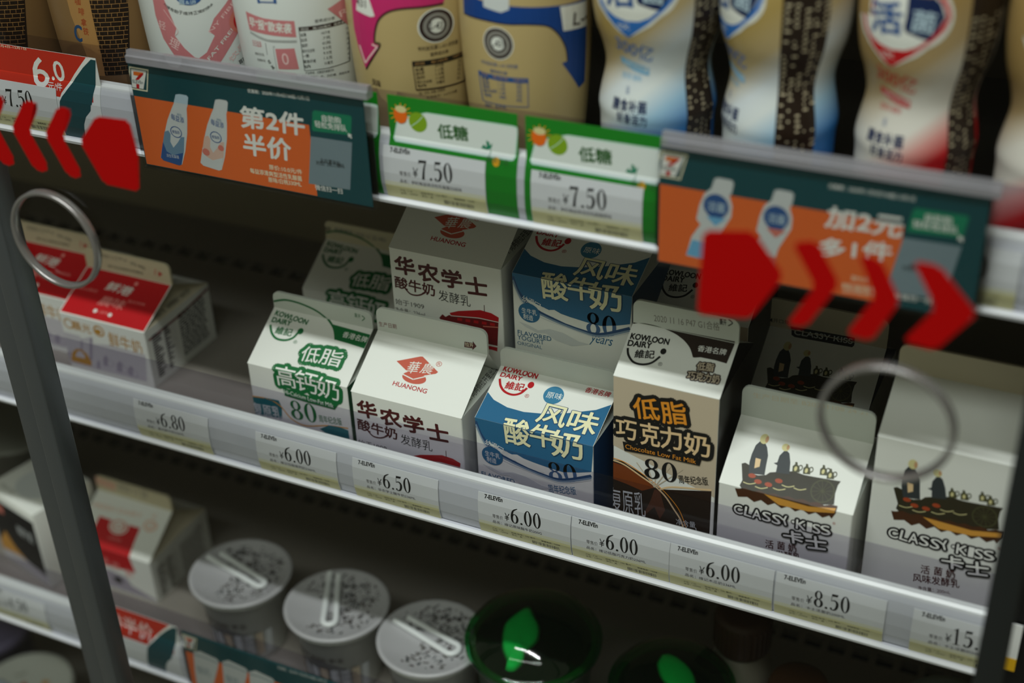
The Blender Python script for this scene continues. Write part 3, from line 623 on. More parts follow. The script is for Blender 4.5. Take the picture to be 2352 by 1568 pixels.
('p',[(.04192,.00696),(.04206,.00701),(.04209,.00462),(.04196,.00457)],'ink'),
('p',[(.04223,.00696),(.04236,.00701),(.0424,.00462),(.04227,.00458)],'ink'),
('p',[(.04254,.00697),(.04281,.00706),(.04284,.00467),(.04258,.00458)],'ink'),
('p',[(.04307,.00697),(.0432,.00702),(.04324,.00463),(.04311,.00459)],'ink'),
('p',[(.0436,.00698),(.044,.00711),(.04403,.00473),(.04364,.00459)],'ink'),
('p',[(.04439,.00699),(.04453,.00703),(.04457,.00465),(.04443,.0046)],'ink'),
('p',[(.0447,.00699),(.0451,.00713),(.04514,.00474),(.04474,.00461)],'ink'),
('p',[(.04527,.007),(.04554,.00709),(.04558,.0047),(.04532,.00461)],'ink'),
('p',[(.0458,.007),(.04593,.00705),(.04598,.00467),(.04585,.00462)],'ink'),
('p',[(.0462,.00701),(.04646,.0071),(.0465,.00472),(.04624,.00462)],'ink'),
('p',[(.04664,.00701),(.04677,.00706),(.04681,.00468),(.04668,.00463)],'ink'),
('p',[(.04703,.00701),(.04716,.00706),(.04721,.00468),(.04708,.00463)],'ink'),
('p',[(.04743,.00702),(.04769,.00711),(.04774,.00473),(.04747,.00464)],'ink'),
('p',[(.03375,.03195),(.03401,.03204),(.03401,.03162),(.03375,.03153)],'ink'),
('p',[(.03418,.03194),(.03444,.03202),(.03445,.0316),(.03419,.03152)],'ink'),
('p',[(.03506,.0319),(.03532,.03199),(.03532,.03157),(.03506,.03148)],'ink'),
('p',[(.03567,.03188),(.03576,.03191),(.03576,.03149),(.03567,.03146)],'ink'),
('p',[(.03611,.03186),(.03628,.03192),(.03629,.0315),(.03611,.03144)],'ink'),
('p',[(.03663,.03184),(.0368,.0319),(.03681,.03148),(.03664,.03142)],'ink'),
('p',[(.03742,.03181),(.03759,.03187),(.03759,.03145),(.03742,.03139)],'ink'),
('p',[(.03776,.0318),(.03794,.03186),(.03794,.03144),(.03777,.03138)],'ink'),
('p',[(.03829,.03178),(.03855,.03186),(.03855,.03144),(.03829,.03136)],'ink'),
('p',[(.03872,.03176),(.03881,.03179),(.03882,.03137),(.03873,.03134)],'ink'),
('p',[(.03916,.03175),(.03925,.03177),(.03925,.03136),(.03916,.03133)],'ink'),
('p',[(.03986,.03172),(.04003,.03178),(.04003,.03136),(.03986,.0313)],'ink'),
('p',[(.04038,.0317),(.04046,.03173),(.04047,.03131),(.04038,.03128)],'ink'),
('p',[(.04107,.03167),(.04125,.03173),(.04125,.03131),(.04108,.03125)],'ink'),
('p',[(.04159,.03165),(.04177,.03171),(.04177,.03129),(.0416,.03123)],'ink'),
('p',[(.04238,.03162),(.04246,.03165),(.04247,.03123),(.04238,.0312)],'ink'),
('p',[(.04281,.03161),(.0429,.03163),(.0429,.03122),(.04282,.03119)],'ink'),
('p',[(.0435,.03158),(.04359,.03161),(.0436,.03119),(.04351,.03116)],'ink'),
('p',[(.0442,.03155),(.04428,.03158),(.04429,.03116),(.0442,.03114)],'ink'),
('p',[(.04446,.03154),(.04454,.03157),(.04455,.03115),(.04446,.03113)],'ink'),
('p',[(.04489,.03153),(.04506,.03158),(.04507,.03117),(.0449,.03111)],'ink'),
('p',[(.04567,.0315),(.04584,.03155),(.04585,.03114),(.04568,.03108)],'ink'),
('p',[(.04645,.03147),(.04662,.03152),(.04663,.03111),(.04645,.03105)],'ink'),
('p',[(.04697,.03145),(.04705,.03148),(.04706,.03106),(.04697,.03103)],'ink'),
('p',[(.04766,.03142),(.04791,.0315),(.04792,.03109),(.04766,.031)],'ink'),
('p',[(.04826,.0314),(.04843,.03145),(.04844,.03104),(.04827,.03098)],'ink'),
('p',[(.04861,.03138),(.04878,.03144),(.04879,.03102),(.04861,.03097)],'ink'),
('p',[(.04895,.03137),(.04904,.0314),(.04905,.03098),(.04896,.03095)],'ink')],
'tan':[
('p',[(.00045,.0786),(.01323,.07913),(.01323,.0473),(.01272,.03431),(.00514,.03476),(.00413,.04702),(.00226,.06033),(.0007,.06847)],'latte'),
('t','咖',(.00504,.07475),(.0081,.07424),(.00571,.07875),'rust',.03),
('t','啡',(.00578,.06922),(.00881,.06868),(.00649,.07323),'rust',.03),
('t','拿',(.00573,.06326),(.00877,.06273),(.00644,.06731),'rust',.03),
('t','铁',(.00571,.05826),(.00876,.05773),(.00642,.06234),'rust',.03),
('t','C',(-.00055,.05464),(.00378,.05376),(.00129,.06368),'navy',.06),
('p',[(.01339,.07913),(.03266,.07682),(.0321,.0684),(.02729,.03438),(.01282,.03482),(.01323,.0473),(.01319,.06737)],'darkcoffee'),
('l',[(.01324,.07719),(.02373,.07667),(.03314,.07581)],.00027,'latte'),
('l',[(.0145,.07708),(.01436,.07605),(.01422,.07501)],.00022,'latte'),
('l',[(.01749,.07708),(.01736,.07605),(.01723,.07502)],.00022,'latte'),
('l',[(.02044,.07699),(.02031,.07597),(.02018,.07493)],.00021,'latte'),
('l',[(.02335,.07683),(.02323,.0758),(.0231,.07477)],.00021,'latte'),
('l',[(.02627,.07658),(.02614,.07555),(.02602,.07452)],.00022,'latte'),
('l',[(.02921,.07624),(.02909,.07522),(.02897,.07419)],.00022,'latte'),
('l',[(.03221,.07582),(.03209,.0748),(.03197,.07378)],.00023,'latte'),
('l',[(.01316,.07478),(.02329,.07429),(.0327,.07345)],.00028,'latte'),
('l',[(.0156,.07469),(.01547,.07365),(.01533,.07261)],.00022,'latte'),
('l',[(.01982,.07461),(.01969,.07358),(.01956,.07254)],.00021,'latte'),
('l',[(.02397,.07437),(.02384,.07334),(.02372,.07231)],.00022,'latte'),
('l',[(.02813,.07396),(.02801,.07293),(.02789,.0719)],.00022,'latte'),
('l',[(.01308,.07236),(.02286,.0719),(.03226,.0711)],.00028,'latte'),
('l',[(.0167,.07227),(.01657,.07123),(.01643,.07019)],.00021,'latte'),
('l',[(.02213,.07208),(.022,.07105),(.02188,.07001)],.00022,'latte'),
('l',[(.02752,.07161),(.0274,.07058),(.02728,.06954)],.00022,'latte'),
('l',[(.013,.06994),(.02243,.06951),(.03183,.06873)],.00027,'latte'),
('l',[(.01427,.06984),(.01413,.06879),(.014,.06774)],.00023,'latte'),
('l',[(.01729,.06984),(.01716,.0688),(.01702,.06775)],.00021,'latte'),
('l',[(.02025,.06976),(.02012,.06872),(.01999,.06767)],.00021,'latte'),
('l',[(.02318,.06959),(.02305,.06855),(.02293,.06751)],.00022,'latte'),
('l',[(.02611,.06933),(.02599,.06829),(.02586,.06726)],.00021,'latte'),
('l',[(.02907,.06899),(.02894,.06796),(.02882,.06692)],.00022,'latte'),
('l',[(.01292,.0675),(.02199,.0671),(.03139,.06635)],.00028,'latte'),
('l',[(.01538,.06742),(.01525,.06637),(.01511,.06532)],.00022,'latte'),
('l',[(.01963,.06735),(.0195,.06631),(.01937,.06526)],.00021,'latte'),
('l',[(.0238,.0671),(.02367,.06606),(.02355,.06502)],.00022,'latte'),
('l',[(.02798,.06668),(.02786,.06565),(.02774,.06461)],.00022,'latte'),
('l',[(.01284,.06506),(.02155,.06468),(.03095,.06396)],.00028,'latte'),
('l',[(.01649,.06498),(.01635,.06393),(.01622,.06287)],.00022,'latte'),
('l',[(.02195,.06479),(.02182,.06375),(.0217,.0627)],.00022,'latte'),
('l',[(.02737,.06431),(.02725,.06327),(.02712,.06222)],.00021,'latte'),
('l',[(.01276,.06261),(.02111,.06226),(.03052,.06157)],.00028,'latte'),
('l',[(.01404,.06251),(.0139,.06145),(.01376,.06039)],.00023,'latte'),
('l',[(.01708,.06252),(.01695,.06147),(.01681,.06041)],.00022,'latte'),
('l',[(.02006,.06244),(.01993,.06139),(.0198,.06034)],.00021,'latte'),
('l',[(.023,.06227),(.02288,.06122),(.02275,.06017)],.00021,'latte'),
('l',[(.02595,.06201),(.02583,.06096),(.0257,.05992)],.00021,'latte'),
('l',[(.02892,.06166),(.0288,.06062),(.02867,.05957)],.00022,'latte'),
('l',[(.01268,.06015),(.02067,.05982),(.03008,.05916)],.00028,'latte'),
('l',[(.01516,.06007),(.01502,.05901),(.01489,.05795)],.00023,'latte'),
('l',[(.01943,.06001),(.0193,.05895),(.01917,.0579)],.00022,'latte'),
('l',[(.02363,.05976),(.0235,.05871),(.02338,.05766)],.00022,'latte'),
('l',[(.02783,.05933),(.02771,.05829),(.02759,.05724)],.00022,'latte'),
('l',[(.0126,.05768),(.02023,.05738),(.02965,.05675)],.00028,'latte'),
('l',[(.01627,.05761),(.01614,.05655),(.016,.05548)],.00022,'latte'),
('l',[(.02177,.05743),(.02164,.05637),(.02151,.05531)],.00022,'latte'),
('l',[(.02722,.05693),(.02709,.05588),(.02697,.05483)],.00022,'latte'),
('l',[(.01252,.05521),(.01978,.05492),(.02921,.05433)],.00028,'latte'),
('l',[(.01381,.05511),(.01367,.05404),(.01353,.05297)],.00023,'latte'),
('l',[(.01687,.05513),(.01673,.05407),(.0166,.053)],.00023,'latte'),
('l',[(.01987,.05505),(.01974,.05399),(.01961,.05293)],.00021,'latte'),
('l',[(.02283,.05488),(.0227,.05382),(.02258,.05276)],.00022,'latte'),
('l',[(.02579,.05461),(.02566,.05356),(.02554,.0525)],.00022,'latte'),
('l',[(.01244,.05272),(.01933,.05246),(.02878,.0519)],.00028,'latte'),
('l',[(.01494,.05265),(.0148,.05158),(.01466,.0505)],.00022,'latte'),
('l',[(.01924,.05259),(.0191,.05153),(.01897,.05046)],.00022,'latte'),
('l',[(.02346,.05234),(.02333,.05128),(.0232,.05022)],.00022,'latte'),
('l',[(.02768,.05191),(.02756,.05085),(.02743,.04979)],.00022,'latte'),
('l',[(.01235,.05023),(.01888,.04998),(.02834,.04946)],.00028,'latte'),
('l',[(.01605,.05016),(.01592,.04909),(.01578,.04801)],.00022,'latte'),
('l',[(.02159,.04998),(.02146,.04892),(.02133,.04785)],.00021,'latte'),
('l',[(.02706,.04948),(.02694,.04842),(.02681,.04736)],.00022,'latte'),
('l',[(.01227,.04772),(.01843,.04749),(.0279,.04701)],.00028,'latte'),
('l',[(.01357,.04763),(.01343,.04655),(.01329,.04547)],.00023,'latte'),
('l',[(.01666,.04766),(.01652,.04658),(.01638,.0455)],.00022,'latte'),
('l',[(.01967,.04758),(.01954,.04651),(.01941,.04543)],.00022,'latte'),
('l',[(.02265,.04741),(.02252,.04634),(.0224,.04527)],.00022,'latte'),
('l',[(.02563,.04714),(.0255,.04607),(.02538,.045)],.00022,'latte'),
('l',[(.01219,.04521),(.01797,.04499),(.02746,.04455)],.00029,'latte'),
('l',[(.01471,.04515),(.01457,.04406),(.01443,.04298)],.00022,'latte'),
('l',[(.01904,.0451),(.0189,.04402),(.01877,.04294)],.00022,'latte'),
('l',[(.02328,.04485),(.02315,.04377),(.02303,.0427)],.00022,'latte'),
('l',[(.01211,.04269),(.01752,.04249),(.02703,.04208)],.00028,'latte'),
('l',[(.01583,.04264),(.0157,.04155),(.01556,.04046)],.00022,'latte'),
('l',[(.0214,.04246),(.02127,.04138),(.02114,.0403)],.00022,'latte'),
('l',[(.01202,.04016),(.01705,.03997),(.02659,.0396)],.00029,'latte'),
('l',[(.01333,.04007),(.01319,.03898),(.01305,.03788)],.00023,'latte'),
('l',[(.01644,.04011),(.0163,.03902),(.01617,.03793)],.00023,'latte'),
('l',[(.01947,.04003),(.01934,.03895),(.01921,.03786)],.00022,'latte'),
('l',[(.02247,.03986),(.02234,.03878),(.02222,.0377)],.00022,'latte'),
('l',[(.02546,.03959),(.02534,.03851),(.02521,.03743)],.00022,'latte'),
('l',[(.01194,.03762),(.01659,.03743),(.02615,.03711)],.00029,'latte'),
('l',[(.01448,.03756),(.01434,.03647),(.0142,.03537)],.00022,'latte'),
('l',[(.01884,.03752),(.0187,.03643),(.01857,.03534)],.00022,'latte'),
('l',[(.02311,.03727),(.02298,.03619),(.02285,.0351)],.00022,'latte')],
'wpA':[
('p',[(.02321,.06866),(.02603,.07382),(.03221,.07951),(.03698,.08419),(.05088,.08019),(.04841,.06972),(.04025,.06629),(.0262,.05006),(.01602,.05129),(.01532,.05351),(.01987,.05642),(.02523,.06488),(.02397,.06615),(.02294,.06683)],'rose'),
('p',[(-.00484,.08642),(.00159,.08723),(.00618,.06966),(.00447,.06581),(.00879,.05902),(.01333,.05413),(.01558,.0535),(.01602,.05129),(.00221,.05425),(-.00307,.06333),(-.00533,.07528)],'rose'),
('t','NY FIBER',(.02336,.06623),(.04103,.08208),(.02212,.06761),'palepink',0),
('t','FAT FREE',(.02075,.05196),(.03655,.06677),(.01948,.05331),'paper',.03),
('t','纤',(.00147,.08214),(.00251,.08069),(.00263,.08297),'ink',0),
('t','维',(.00272,.08061),(.00418,.07937),(.00382,.08191),'ink',0),
('t','有',(.00444,.07931),(.00621,.07831),(.00534,.08091),'ink',0),
('t','助',(.00651,.07826),(.00852,.07751),(.00718,.08004),'ink',0),
('t','于',(.00884,.07747),(.011,.07699),(.00926,.07935),'ink',0),
('t','维',(.01133,.07696),(.01357,.07675),(.01151,.07886),'ink',0),
('t','持',(.0139,.07674),(.01615,.0768),(.01385,.07861),'ink',0),
('t','正',(.01648,.0768),(.01866,.07714),(.0162,.07859),'ink',0),
('t','常',(.01897,.07716),(.02104,.07777),(.01849,.0788),'ink',0),
('t','的',(.02132,.0778),(.0232,.07867),(.02066,.07923),'ink',0),
('t','肠',(.02345,.07872),(.02509,.07983),(.02268,.07986),'ink',0),
('t','道',(.02529,.0799),(.02663,.08123),(.0245,.08069),'ink',0),
('e',(.01532,.08676),.00671,.00493,'denim',0),
('t','露&进',(.00999,.08244),(.01861,.082),(.01011,.08486),'palesky',.02),
('e',(.03984,.06964),.00619,.00647,'salmon',0),
('e',(.0412,.06979),.0052,.00568,'scarlet',0),
('t','饮品',(.03256,.04872),(.04193,.05655),(.03051,.05117),'palepink',.02),
('t','百菌',(.03695,.04646),(.04181,.04805),(.03621,.04872),'ink',.03),
('t','轻',(-.00462,.06899),(-.0004,.06801),(-.00359,.07343),'palepink',0),
('t','理',(-.00033,.06048),(.00463,.05773),(.00227,.06517),'palepink',.02),
('l',[(.00094,.07931),(.00665,.06915),(.00464,.06583)],.00033,'palepink')],
'wpB':[
('p',[(-.01097,.08443),(.00023,.08273),(.01581,.08186),(.01583,.07359),(.00299,.07432),(-.01017,.0751)],'rose'),
('t','早“报”款来袭',(-.00937,.07708),(.01382,.07546),(-.00901,.08221),'paper',.04),
('l',[(-.00993,.07437),(-.00024,.0719),(.00804,.07182),(.01587,.07179)],.00021,'ink'),
('l',[(-.01009,.07361),(-.00036,.07117),(.00795,.07109),(.01578,.07107)],.00021,'ink'),
('p',[(.00425,.06745),(.01418,.06798),(.01515,.05697),(.00445,.05673)],'rose'),
('t','0',(.00722,.05929),(.01063,.0594),(.00703,.06531),'palepink',0),
('l',[(.00433,.06798),(.00332,.06789),(.00328,.05636)],.00017,'greytxt'),
('p',[(.01739,.07862),(.04356,.07864),(.04347,.07635),(.0174,.07658)],'inkbrown'),
('k',[(.01749,.07862),(.01779,.05604)],.00025,'ink'),
('k',[(.01779,.05604),(.02997,.05585)],.00026,'ink'),
('k',[(.02997,.05585),(.0427,.0564)],.00034,'ink'),
('k',[(.0427,.0564),(.0434,.07843)],.00034,'ink'),
('t','项目   每100毫升  营养素%',(.01816,.07678),(.0423,.07668),(.01817,.0781),'paper',0),
('t','能量',(.01805,.07362),(.02078,.0739),(.01787,.07541),'ink',0),
('t','192千焦',(.02799,.07344),(.03244,.07331),(.02804,.07515),'ink',0),
('t','1%',(.0415,.07303),(.04314,.07282),(.04165,.07423),'ink',0),
('t','蛋白质',(.01798,.07089),(.02082,.07117),(.0178,.07269),'ink',0),
('t','.7克',(.02801,.07085),(.03248,.07071),(.02806,.07258),'ink',0),
('t','2%',(.0415,.07043),(.04314,.07022),(.04165,.07164),'ink',0),
('t','脂肪',(.01792,.06816),(.02086,.06842),(.01776,.06997),'ink',0),
('t','0克',(.02803,.06826),(.03251,.06811),(.02809,.06999),'ink',0),
('t','3%',(.04149,.06783),(.04314,.06761),(.04165,.06904),'ink',0),
('t','碳水化合物',(.01786,.06541),(.02385,.06532),(.01789,.06727),'ink',0),
('t','9.9克',(.02806,.06566),(.03254,.0655),(.02812,.06739),'ink',0),
('t','4%',(.04149,.06521),(.04314,.06499),(.04165,.06642),'ink',0),
('t','一糖',(.01779,.06265),(.02094,.0629),(.01764,.06449),'ink',0),
('t','9.9克',(.02808,.06305),(.03258,.06288),(.02815,.06479),'ink',0),
('t','5%',(.04149,.06258),(.04313,.06236),(.04165,.0638),'ink',0),
('t','膳食纤维',(.01773,.05988),(.02395,.05977),(.01776,.06175),'ink',0),
('t','1.5克',(.0281,.06042),(.03261,.06025),(.02817,.06218),'ink',0),
('t','6%',(.04148,.05995),(.04313,.05972),(.04165,.06117),'ink',0),
('t','钠',(.01766,.0571),(.02103,.05734),(.01753,.05896),'ink',0),
('t','35毫克',(.02813,.05779),(.03264,.05761),(.0282,.05954),'ink',0),
('t','7%',(.04148,.0573),(.04313,.05707),(.04165,.05853),'ink',0),
('t','营养成分表',(.0254,.07983),(.03566,.07968),(.02543,.08163),'ink',0),
('p',[(.03224,.08576),(.04196,.08929),(.05254,.08772),(.05006,.06779),(.03724,.08083)],'rose'),
('t','Re',(.03891,.07991),(.04823,.08291),(.03794,.08292),'palepink',0),
('t','产品种类：活菌型乳酸菌饮料',(.01805,.05391),(.03295,.05346),(.01809,.05538),'ink',0),
('t','配料：水、白砂糖、脱脂乳粉',(.02032,.05186),(.04224,.05013),(.02043,.05322),'ink',0),
('t','日',(-.0016,.09009),(.0084,.09063),(-.00185,.09464),'denim',.06),
('t','日日益添',(-.00952,.06691),(-.0035,.06702),(-.00958,.07018),'rose',.01),
('t','轻 减',(-.00171,.06049),(.00094,.0561),(-.00022,.06139),'ink',.02),
('l',[(-.00083,.07001),(-.00089,.06375)],.00024,'ink'),
('t','清爽无负担',(-.00931,.06223),(-.00293,.06266),(-.00941,.06374),'greytxt',0),
('t','添加膳食纤维',(-.00837,.05926),(-.00281,.05952),(-.00844,.06068),'greytxt',0)],
'pink':[
('p',[(-.01741,.09924),(.03342,.10045),(.03135,.0953),(.02198,.09512),(.01175,.09491),(.00486,.09323),(-.0004,.08898),(-.00327,.08249),(-.00416,.07681),(-.00103,.07574),(-.01171,.06186),(-.01579,.07198),(-.018,.08073)],'magenta'),
('l',[(.03132,.09493),(.02196,.09483),(.01173,.09461),(.00482,.09278),(-1e-05,.08865),(-.00262,.08259),(-.00337,.07725),(-.00085,.07577),(-.01171,.06186)],.00102,'inkbrown'),
('p',[(-.01114,.1007),(-.00548,.10175),(-.002,.09028),(-.00434,.08956),(-.01388,.09103)],'paper'),
('t','431',(-.01283,.09356),(-.00679,.0933),(-.01266,.09749),'inkbrown',.03),
('k',[(-.01453,.07351),(-.01159,.06523)],.00113,'palepink'),
('k',[(-.01159,.06523),(-.00222,.07526)],.00082,'palepink'),
('k',[(-.00222,.07526),(-.0054,.07597)],.00089,'palepink'),
('e',(.02724,.08515),.00912,.00832,'paper',0),
('e',(.02724,.08515),.00842,.00777,'inkbrown',0),
('e',(.02724,.08515),.00667,.00627,'grey',.72),
('e',(.02724,.08515),.00363,.0035,'paper',0),
('t','L-431',(.02388,.08392),(.03096,.08281),(.02443,.08745),'ink',.04),
('t','专利益生菌 L-431活性菌',(.01753,.07378),(.03817,.07379),(.01753,.07592),'inkbrown',.01),
('t','营养成分表',(.02329,.07043),(.03261,.07057),(.02326,.07242),'inkbrown',.01),
('p',[(.01437,.06893),(.04304,.06897),(.04305,.06629),(.01447,.06619)],'ink'),
('t','项目    每100克    NRV%',(.01554,.06669),(.04173,.06726),(.01551,.06824),'latte',0),
('k',[(.01456,.06853),(.0154,.05432)],.00045,'inkbrown'),
('k',[(.0154,.05432),(.04295,.05356)],.00076,'inkbrown'),
('k',[(.04295,.05356),(.04276,.06851)],.00075,'inkbrown'),
('t','能量',(.01571,.06378),(.01983,.06407),(.01559,.06548),'inkbrown',.01),
('t','271千焦',(.02522,.06466),(.02964,.0646),(.02524,.06637),'inkbrown',.01),
('t','2%',(.03775,.06412),(.0398,.06383),(.03797,.06565),'inkbrown',0),
('t','蛋白质',(.01578,.06166),(.01998,.06194),(.01567,.06336),'inkbrown',.01),
('t','1.1克',(.02531,.06253),(.02975,.06245),(.02534,.06423),'inkbrown',.01),
('t','3%',(.03759,.06203),(.03963,.06174),(.03781,.06357),'inkbrown',0),
('t','脂肪',(.01585,.05953),(.02014,.05979),(.01575,.06124),'inkbrown',.01),
('t','1.3克',(.0254,.06038),(.02985,.06029),(.02543,.0621),'inkbrown',.01),
('t','4%',(.03744,.05993),(.03947,.05964),(.03766,.06147),'inkbrown',0),
('t','碳水化合物',(.01592,.05739),(.02332,.05724),(.01596,.05912),'inkbrown',.01),
('t','11.8克',(.02549,.05823),(.02996,.05813),(.02553,.05995),'inkbrown',.01),
('t','5%',(.03728,.05783),(.03931,.05754),(.0375,.05938),'inkbrown',0),
('t','钠',(.01599,.05524),(.02045,.05548),(.0159,.05697),'inkbrown',.01),
('t','30毫克',(.02559,.05607),(.03006,.05596),(.02563,.0578),'inkbrown',.01),
('t','6%',(.03713,.05572),(.03915,.05543),(.03735,.05726),'inkbrown',0),
('t','配料：生牛乳、白砂糖、乳清蛋白粉',(.0167,.05145),(.03005,.05197),(.01664,.05302),'inkbrown',0),
('t','贮存条件：2-6℃冷藏',(.02032,.0491),(.03715,.04912),(.02032,.05069),'inkbrown',0),
('t','风味',(-.00848,.05443),(-.00303,.05435),(-.00843,.05807),'inkbrown',.03)],
'blue':[
('p',[(-.02168,.10356),(.05999,.09787),(.06003,.0611),(.04165,.05704),(.03023,.07249),(.03336,.07301),(.03212,.07972),(.02843,.08685),(.02309,.09167),(.01449,.09322),(.00524,.0933),(-.00678,.09384),(-.02122,.09337)],'royal'),
('l',[(-.02124,.09321),(-.00679,.09369),(.00523,.09316),(.01449,.09308),(.02309,.09152),(.02843,.08671),(.03212,.07972),(.03336,.07301)],.00068,'ink'),
('p',[(.02952,.09943),(.05073,.09725),(.05045,.08542),(.03097,.08779)],'paper'),
('t','L-431',(.03657,.08899),(.05992,.08509),(.03753,.09471),'inkbrown',.04),
('p',[(-.00644,.10711),(.00654,.1085),(.00622,.09989),(.00247,.09833),(-.00642,.09989)],'palegrey'),
('e',(.00029,.08365),.00754,.0078,'paper',0),
('e',(.00029,.08365),.00703,.00729,'inkbrown',0),
('e',(.00029,.08365),.00572,.00588,'grey',.72),
('e',(.00029,.08365),.00326,.00328,'paper',0),
('t','L-431',(-.00307,.08153),(.0037,.08251),(-.00355,.08482),'ink',.04),
('t','专利益生菌 L-431活性菌',(-.00955,.07247),(.0092,.07231),(-.00953,.07433),'denim',0),
('t','营养成分表',(-.00459,.06896),(.00413,.06864),(-.00452,.07081),'denim',.01),
('p',[(-.01195,.06843),(.01359,.0675),(.01352,.06507),(-.01213,.06608)],'denim'),
('t','项目    每100克    NRV%',(-.01044,.0669),(.01296,.06569),(-.01037,.06831),'latte',0),
('k',[(-.01187,.06807),(-.01082,.05359)],.00056,'denim'),
('k',[(-.01082,.05359),(.01345,.05312)],.00036,'denim'),
('k',[(.01345,.05312),(.01373,.06734)],.00036,'denim'),
('t','能量',(-.0101,.06429),(-.00571,.06475),(-.01028,.06599),'denim',.01),
('t','271千焦',(-.00097,.06498),(.0026,.06491),(-.00094,.06668),'denim',0),
('t','2%',(.0082,.06431),(.01074,.06397),(.00842,.06597),'denim',0),
('t','蛋白质',(-.00992,.06225),(-.00555,.06271),(-.0101,.06395),'denim',.01),
('t','1.1克',(-.0009,.06292),(.00267,.06284),(-.00086,.06462),'denim',0),
('t','3%',(.00813,.06223),(.01067,.0619),(.00835,.0639),'denim',0),
('t','脂肪',(-.00975,.0602),(-.00539,.06065),(-.00993,.0619),'denim',.01),
('t','1.3克',(-.00083,.06085),(.00274,.06077),(-.00079,.06256),'denim',0),
('t','4%',(.00806,.06016),(.01061,.05982),(.00828,.06183),'denim',0),
('t','碳水化合物',(-.00957,.05814),(-.00174,.05924),(-.00981,.05983),'denim',.01),
('t','11.8克',(-.00077,.05877),(.00281,.0587),(-.00074,.06049),'denim',0),
('t','5%',(.00799,.05807),(.01054,.05774),(.00821,.05975),'denim',0),
('t','钠',(-.0094,.05608),(-.00507,.05653),(-.00958,.05779),'denim',.01),
('t','30毫克',(-.0007,.05669),(.00288,.05661),(-.00066,.05841),'denim',0),
('t','6%',(.00791,.05598),(.01047,.05565),(.00813,.05766),'denim',0),
('t','配料：生牛乳',(-.00943,.05081),(.00283,.05154),(-.00954,.05272),'denim',0)],
'b6':[
('e',(.00104,.11692),.01829,.01506,'paper',0),
('e',(.00104,.11673),.01714,.01395,'cobalt',0),
('e',(.00084,.11652),.01563,.01247,'paper',0),
('p',[(.0009,.12863),(.00846,.12754),(.01371,.12298),(.01617,.1168),(.00104,.11654)],'midnight'),
('p',[(-.02535,.11091),(.01915,.11656),(.01735,.11213),(.01406,.10731),(.00667,.10029),(-.00412,.09378),(-.00923,.09618),(-.01582,.10076),(-.02153,.10492)],'paper'),
('p',[(-.02235,.11179),(.01799,.11666),(.0164,.11219),(.01292,.10812),(.00627,.10184),(-.00412,.0939),(-.00874,.09669),(-.01491,.1014),(-.01992,.10618)],'cobalt'),
('p',[(-.01988,.11249),(.0161,.1168),(.01395,.11233),(.01031,.10777),(.00623,.10418),(.0016,.10227),(-.00418,.1017),(-.01025,.10271),(-.01521,.10469),(-.01845,.10817)],'paper'),
('p',[(.00104,.11654),(.01572,.11682),(.01358,.11196),(.01068,.10777),(.00806,.10813),(.00463,.10914),(.00151,.11005),(.0005,.11187)],'midnight'),
('t','活',(-.0149,.10693),(-7e-05,.10872),(-.01643,.11959),'denim',.07),
('t','菌',(.00306,.11115),(.01213,.11027),(.0039,.11985),'palesky',.03),
('t','饮',(-.00948,.09732),(-.00286,.09776),(-.00966,.10009),'paper',0),
('t','300亿',(-.01344,.0865),(.00696,.08236),(-.01187,.09426),'cobalt',.01),
('p',[(-.01166,.0833),(.00545,.07943),(.0055,.07596),(.00312,.07617),(-.00355,.0775),(-.01149,.08027)],'sky'),
('t','活性益生菌',(-.01018,.07978),(.0047,.07713),(-.00979,.08196),'paper',0),
('t','添加',(-.01174,.07277),(-.00531,.07325),(-.01196,.07565),'sky',0),
('t','菊粉',(-.0044,.07281),(.00115,.07266),(-.00432,.07569),'sky',0),
('t','膳食补菌',(-.01555,.05836),(.00495,.05888),(-.01569,.06389),'midnight',.05),
('t','好身活力',(-.01198,.05282),(.00504,.05274),(-.01196,.05796),'midnight',.05),
('t','益',(-.00787,.06665),(-.0055,.06676),(-.00802,.06998),'denim',0)],
'redb':[
('e',(.00104,.11692),.01829,.01506,'paper',0),
('e',(.00104,.11673),.01714,.01395,'scarlet',0),
('e',(.00084,.11652),.01563,.01247,'paper',0),
('p',[(.0009,.12863),(.00846,.12754),(.01371,.12298),(.01617,.1168),(.00104,.11654)],'midnight'),
('p',[(-.02535,.11091),(.01915,.11656),(.01735,.11213),(.01406,.10731),(.00667,.10029),(-.00412,.09378),(-.00923,.09618),(-.01582,.10076),(-.02153,.10492)],'paper'),
('p',[(-.02235,.11179),(.01799,.11666),(.0164,.11219),(.01292,.10812),(.00627,.10184),(-.00412,.0939),(-.00874,.09669),(-.01491,.1014),(-.01992,.10618)],'scarlet'),
('p',[(-.01988,.11249),(.0161,.1168),(.01395,.11233),(.01031,.10777),(.00623,.10418),(.0016,.10227),(-.00418,.1017),(-.01025,.10271),(-.01521,.10469),(-.01845,.10817)],'paper'),
('p',[(.00104,.11654),(.01572,.11682),(.01358,.11196),(.01068,.10777),(.00806,.10813),(.00463,.10914),(.00151,.11005),(.0005,.11187)],'midnight'),
('t','活',(-.0149,.10693),(-7e-05,.10872),(-.01643,.11959),'denim',.07),
('t','菌',(.00306,.11115),(.01213,.11027),(.0039,.11985),'palesky',.03),
('t','饮',(-.00948,.09732),(-.00286,.09776),(-.00966,.10009),'paper',0),
('t','300亿',(-.01344,.0865),(.00696,.08236),(-.01187,.09426),'scarlet',.01),
('p',[(-.01166,.0833),(.00545,.07943),(.0055,.07596),(.00312,.07617),(-.00355,.0775),(-.01149,.08027)],'scarlet'),
('t','活性益生菌',(-.01018,.07978),(.0047,.07713),(-.00979,.08196),'paper',0),
('t','添加',(-.01174,.07277),(-.00531,.07325),(-.01196,.07565),'scarlet',0),
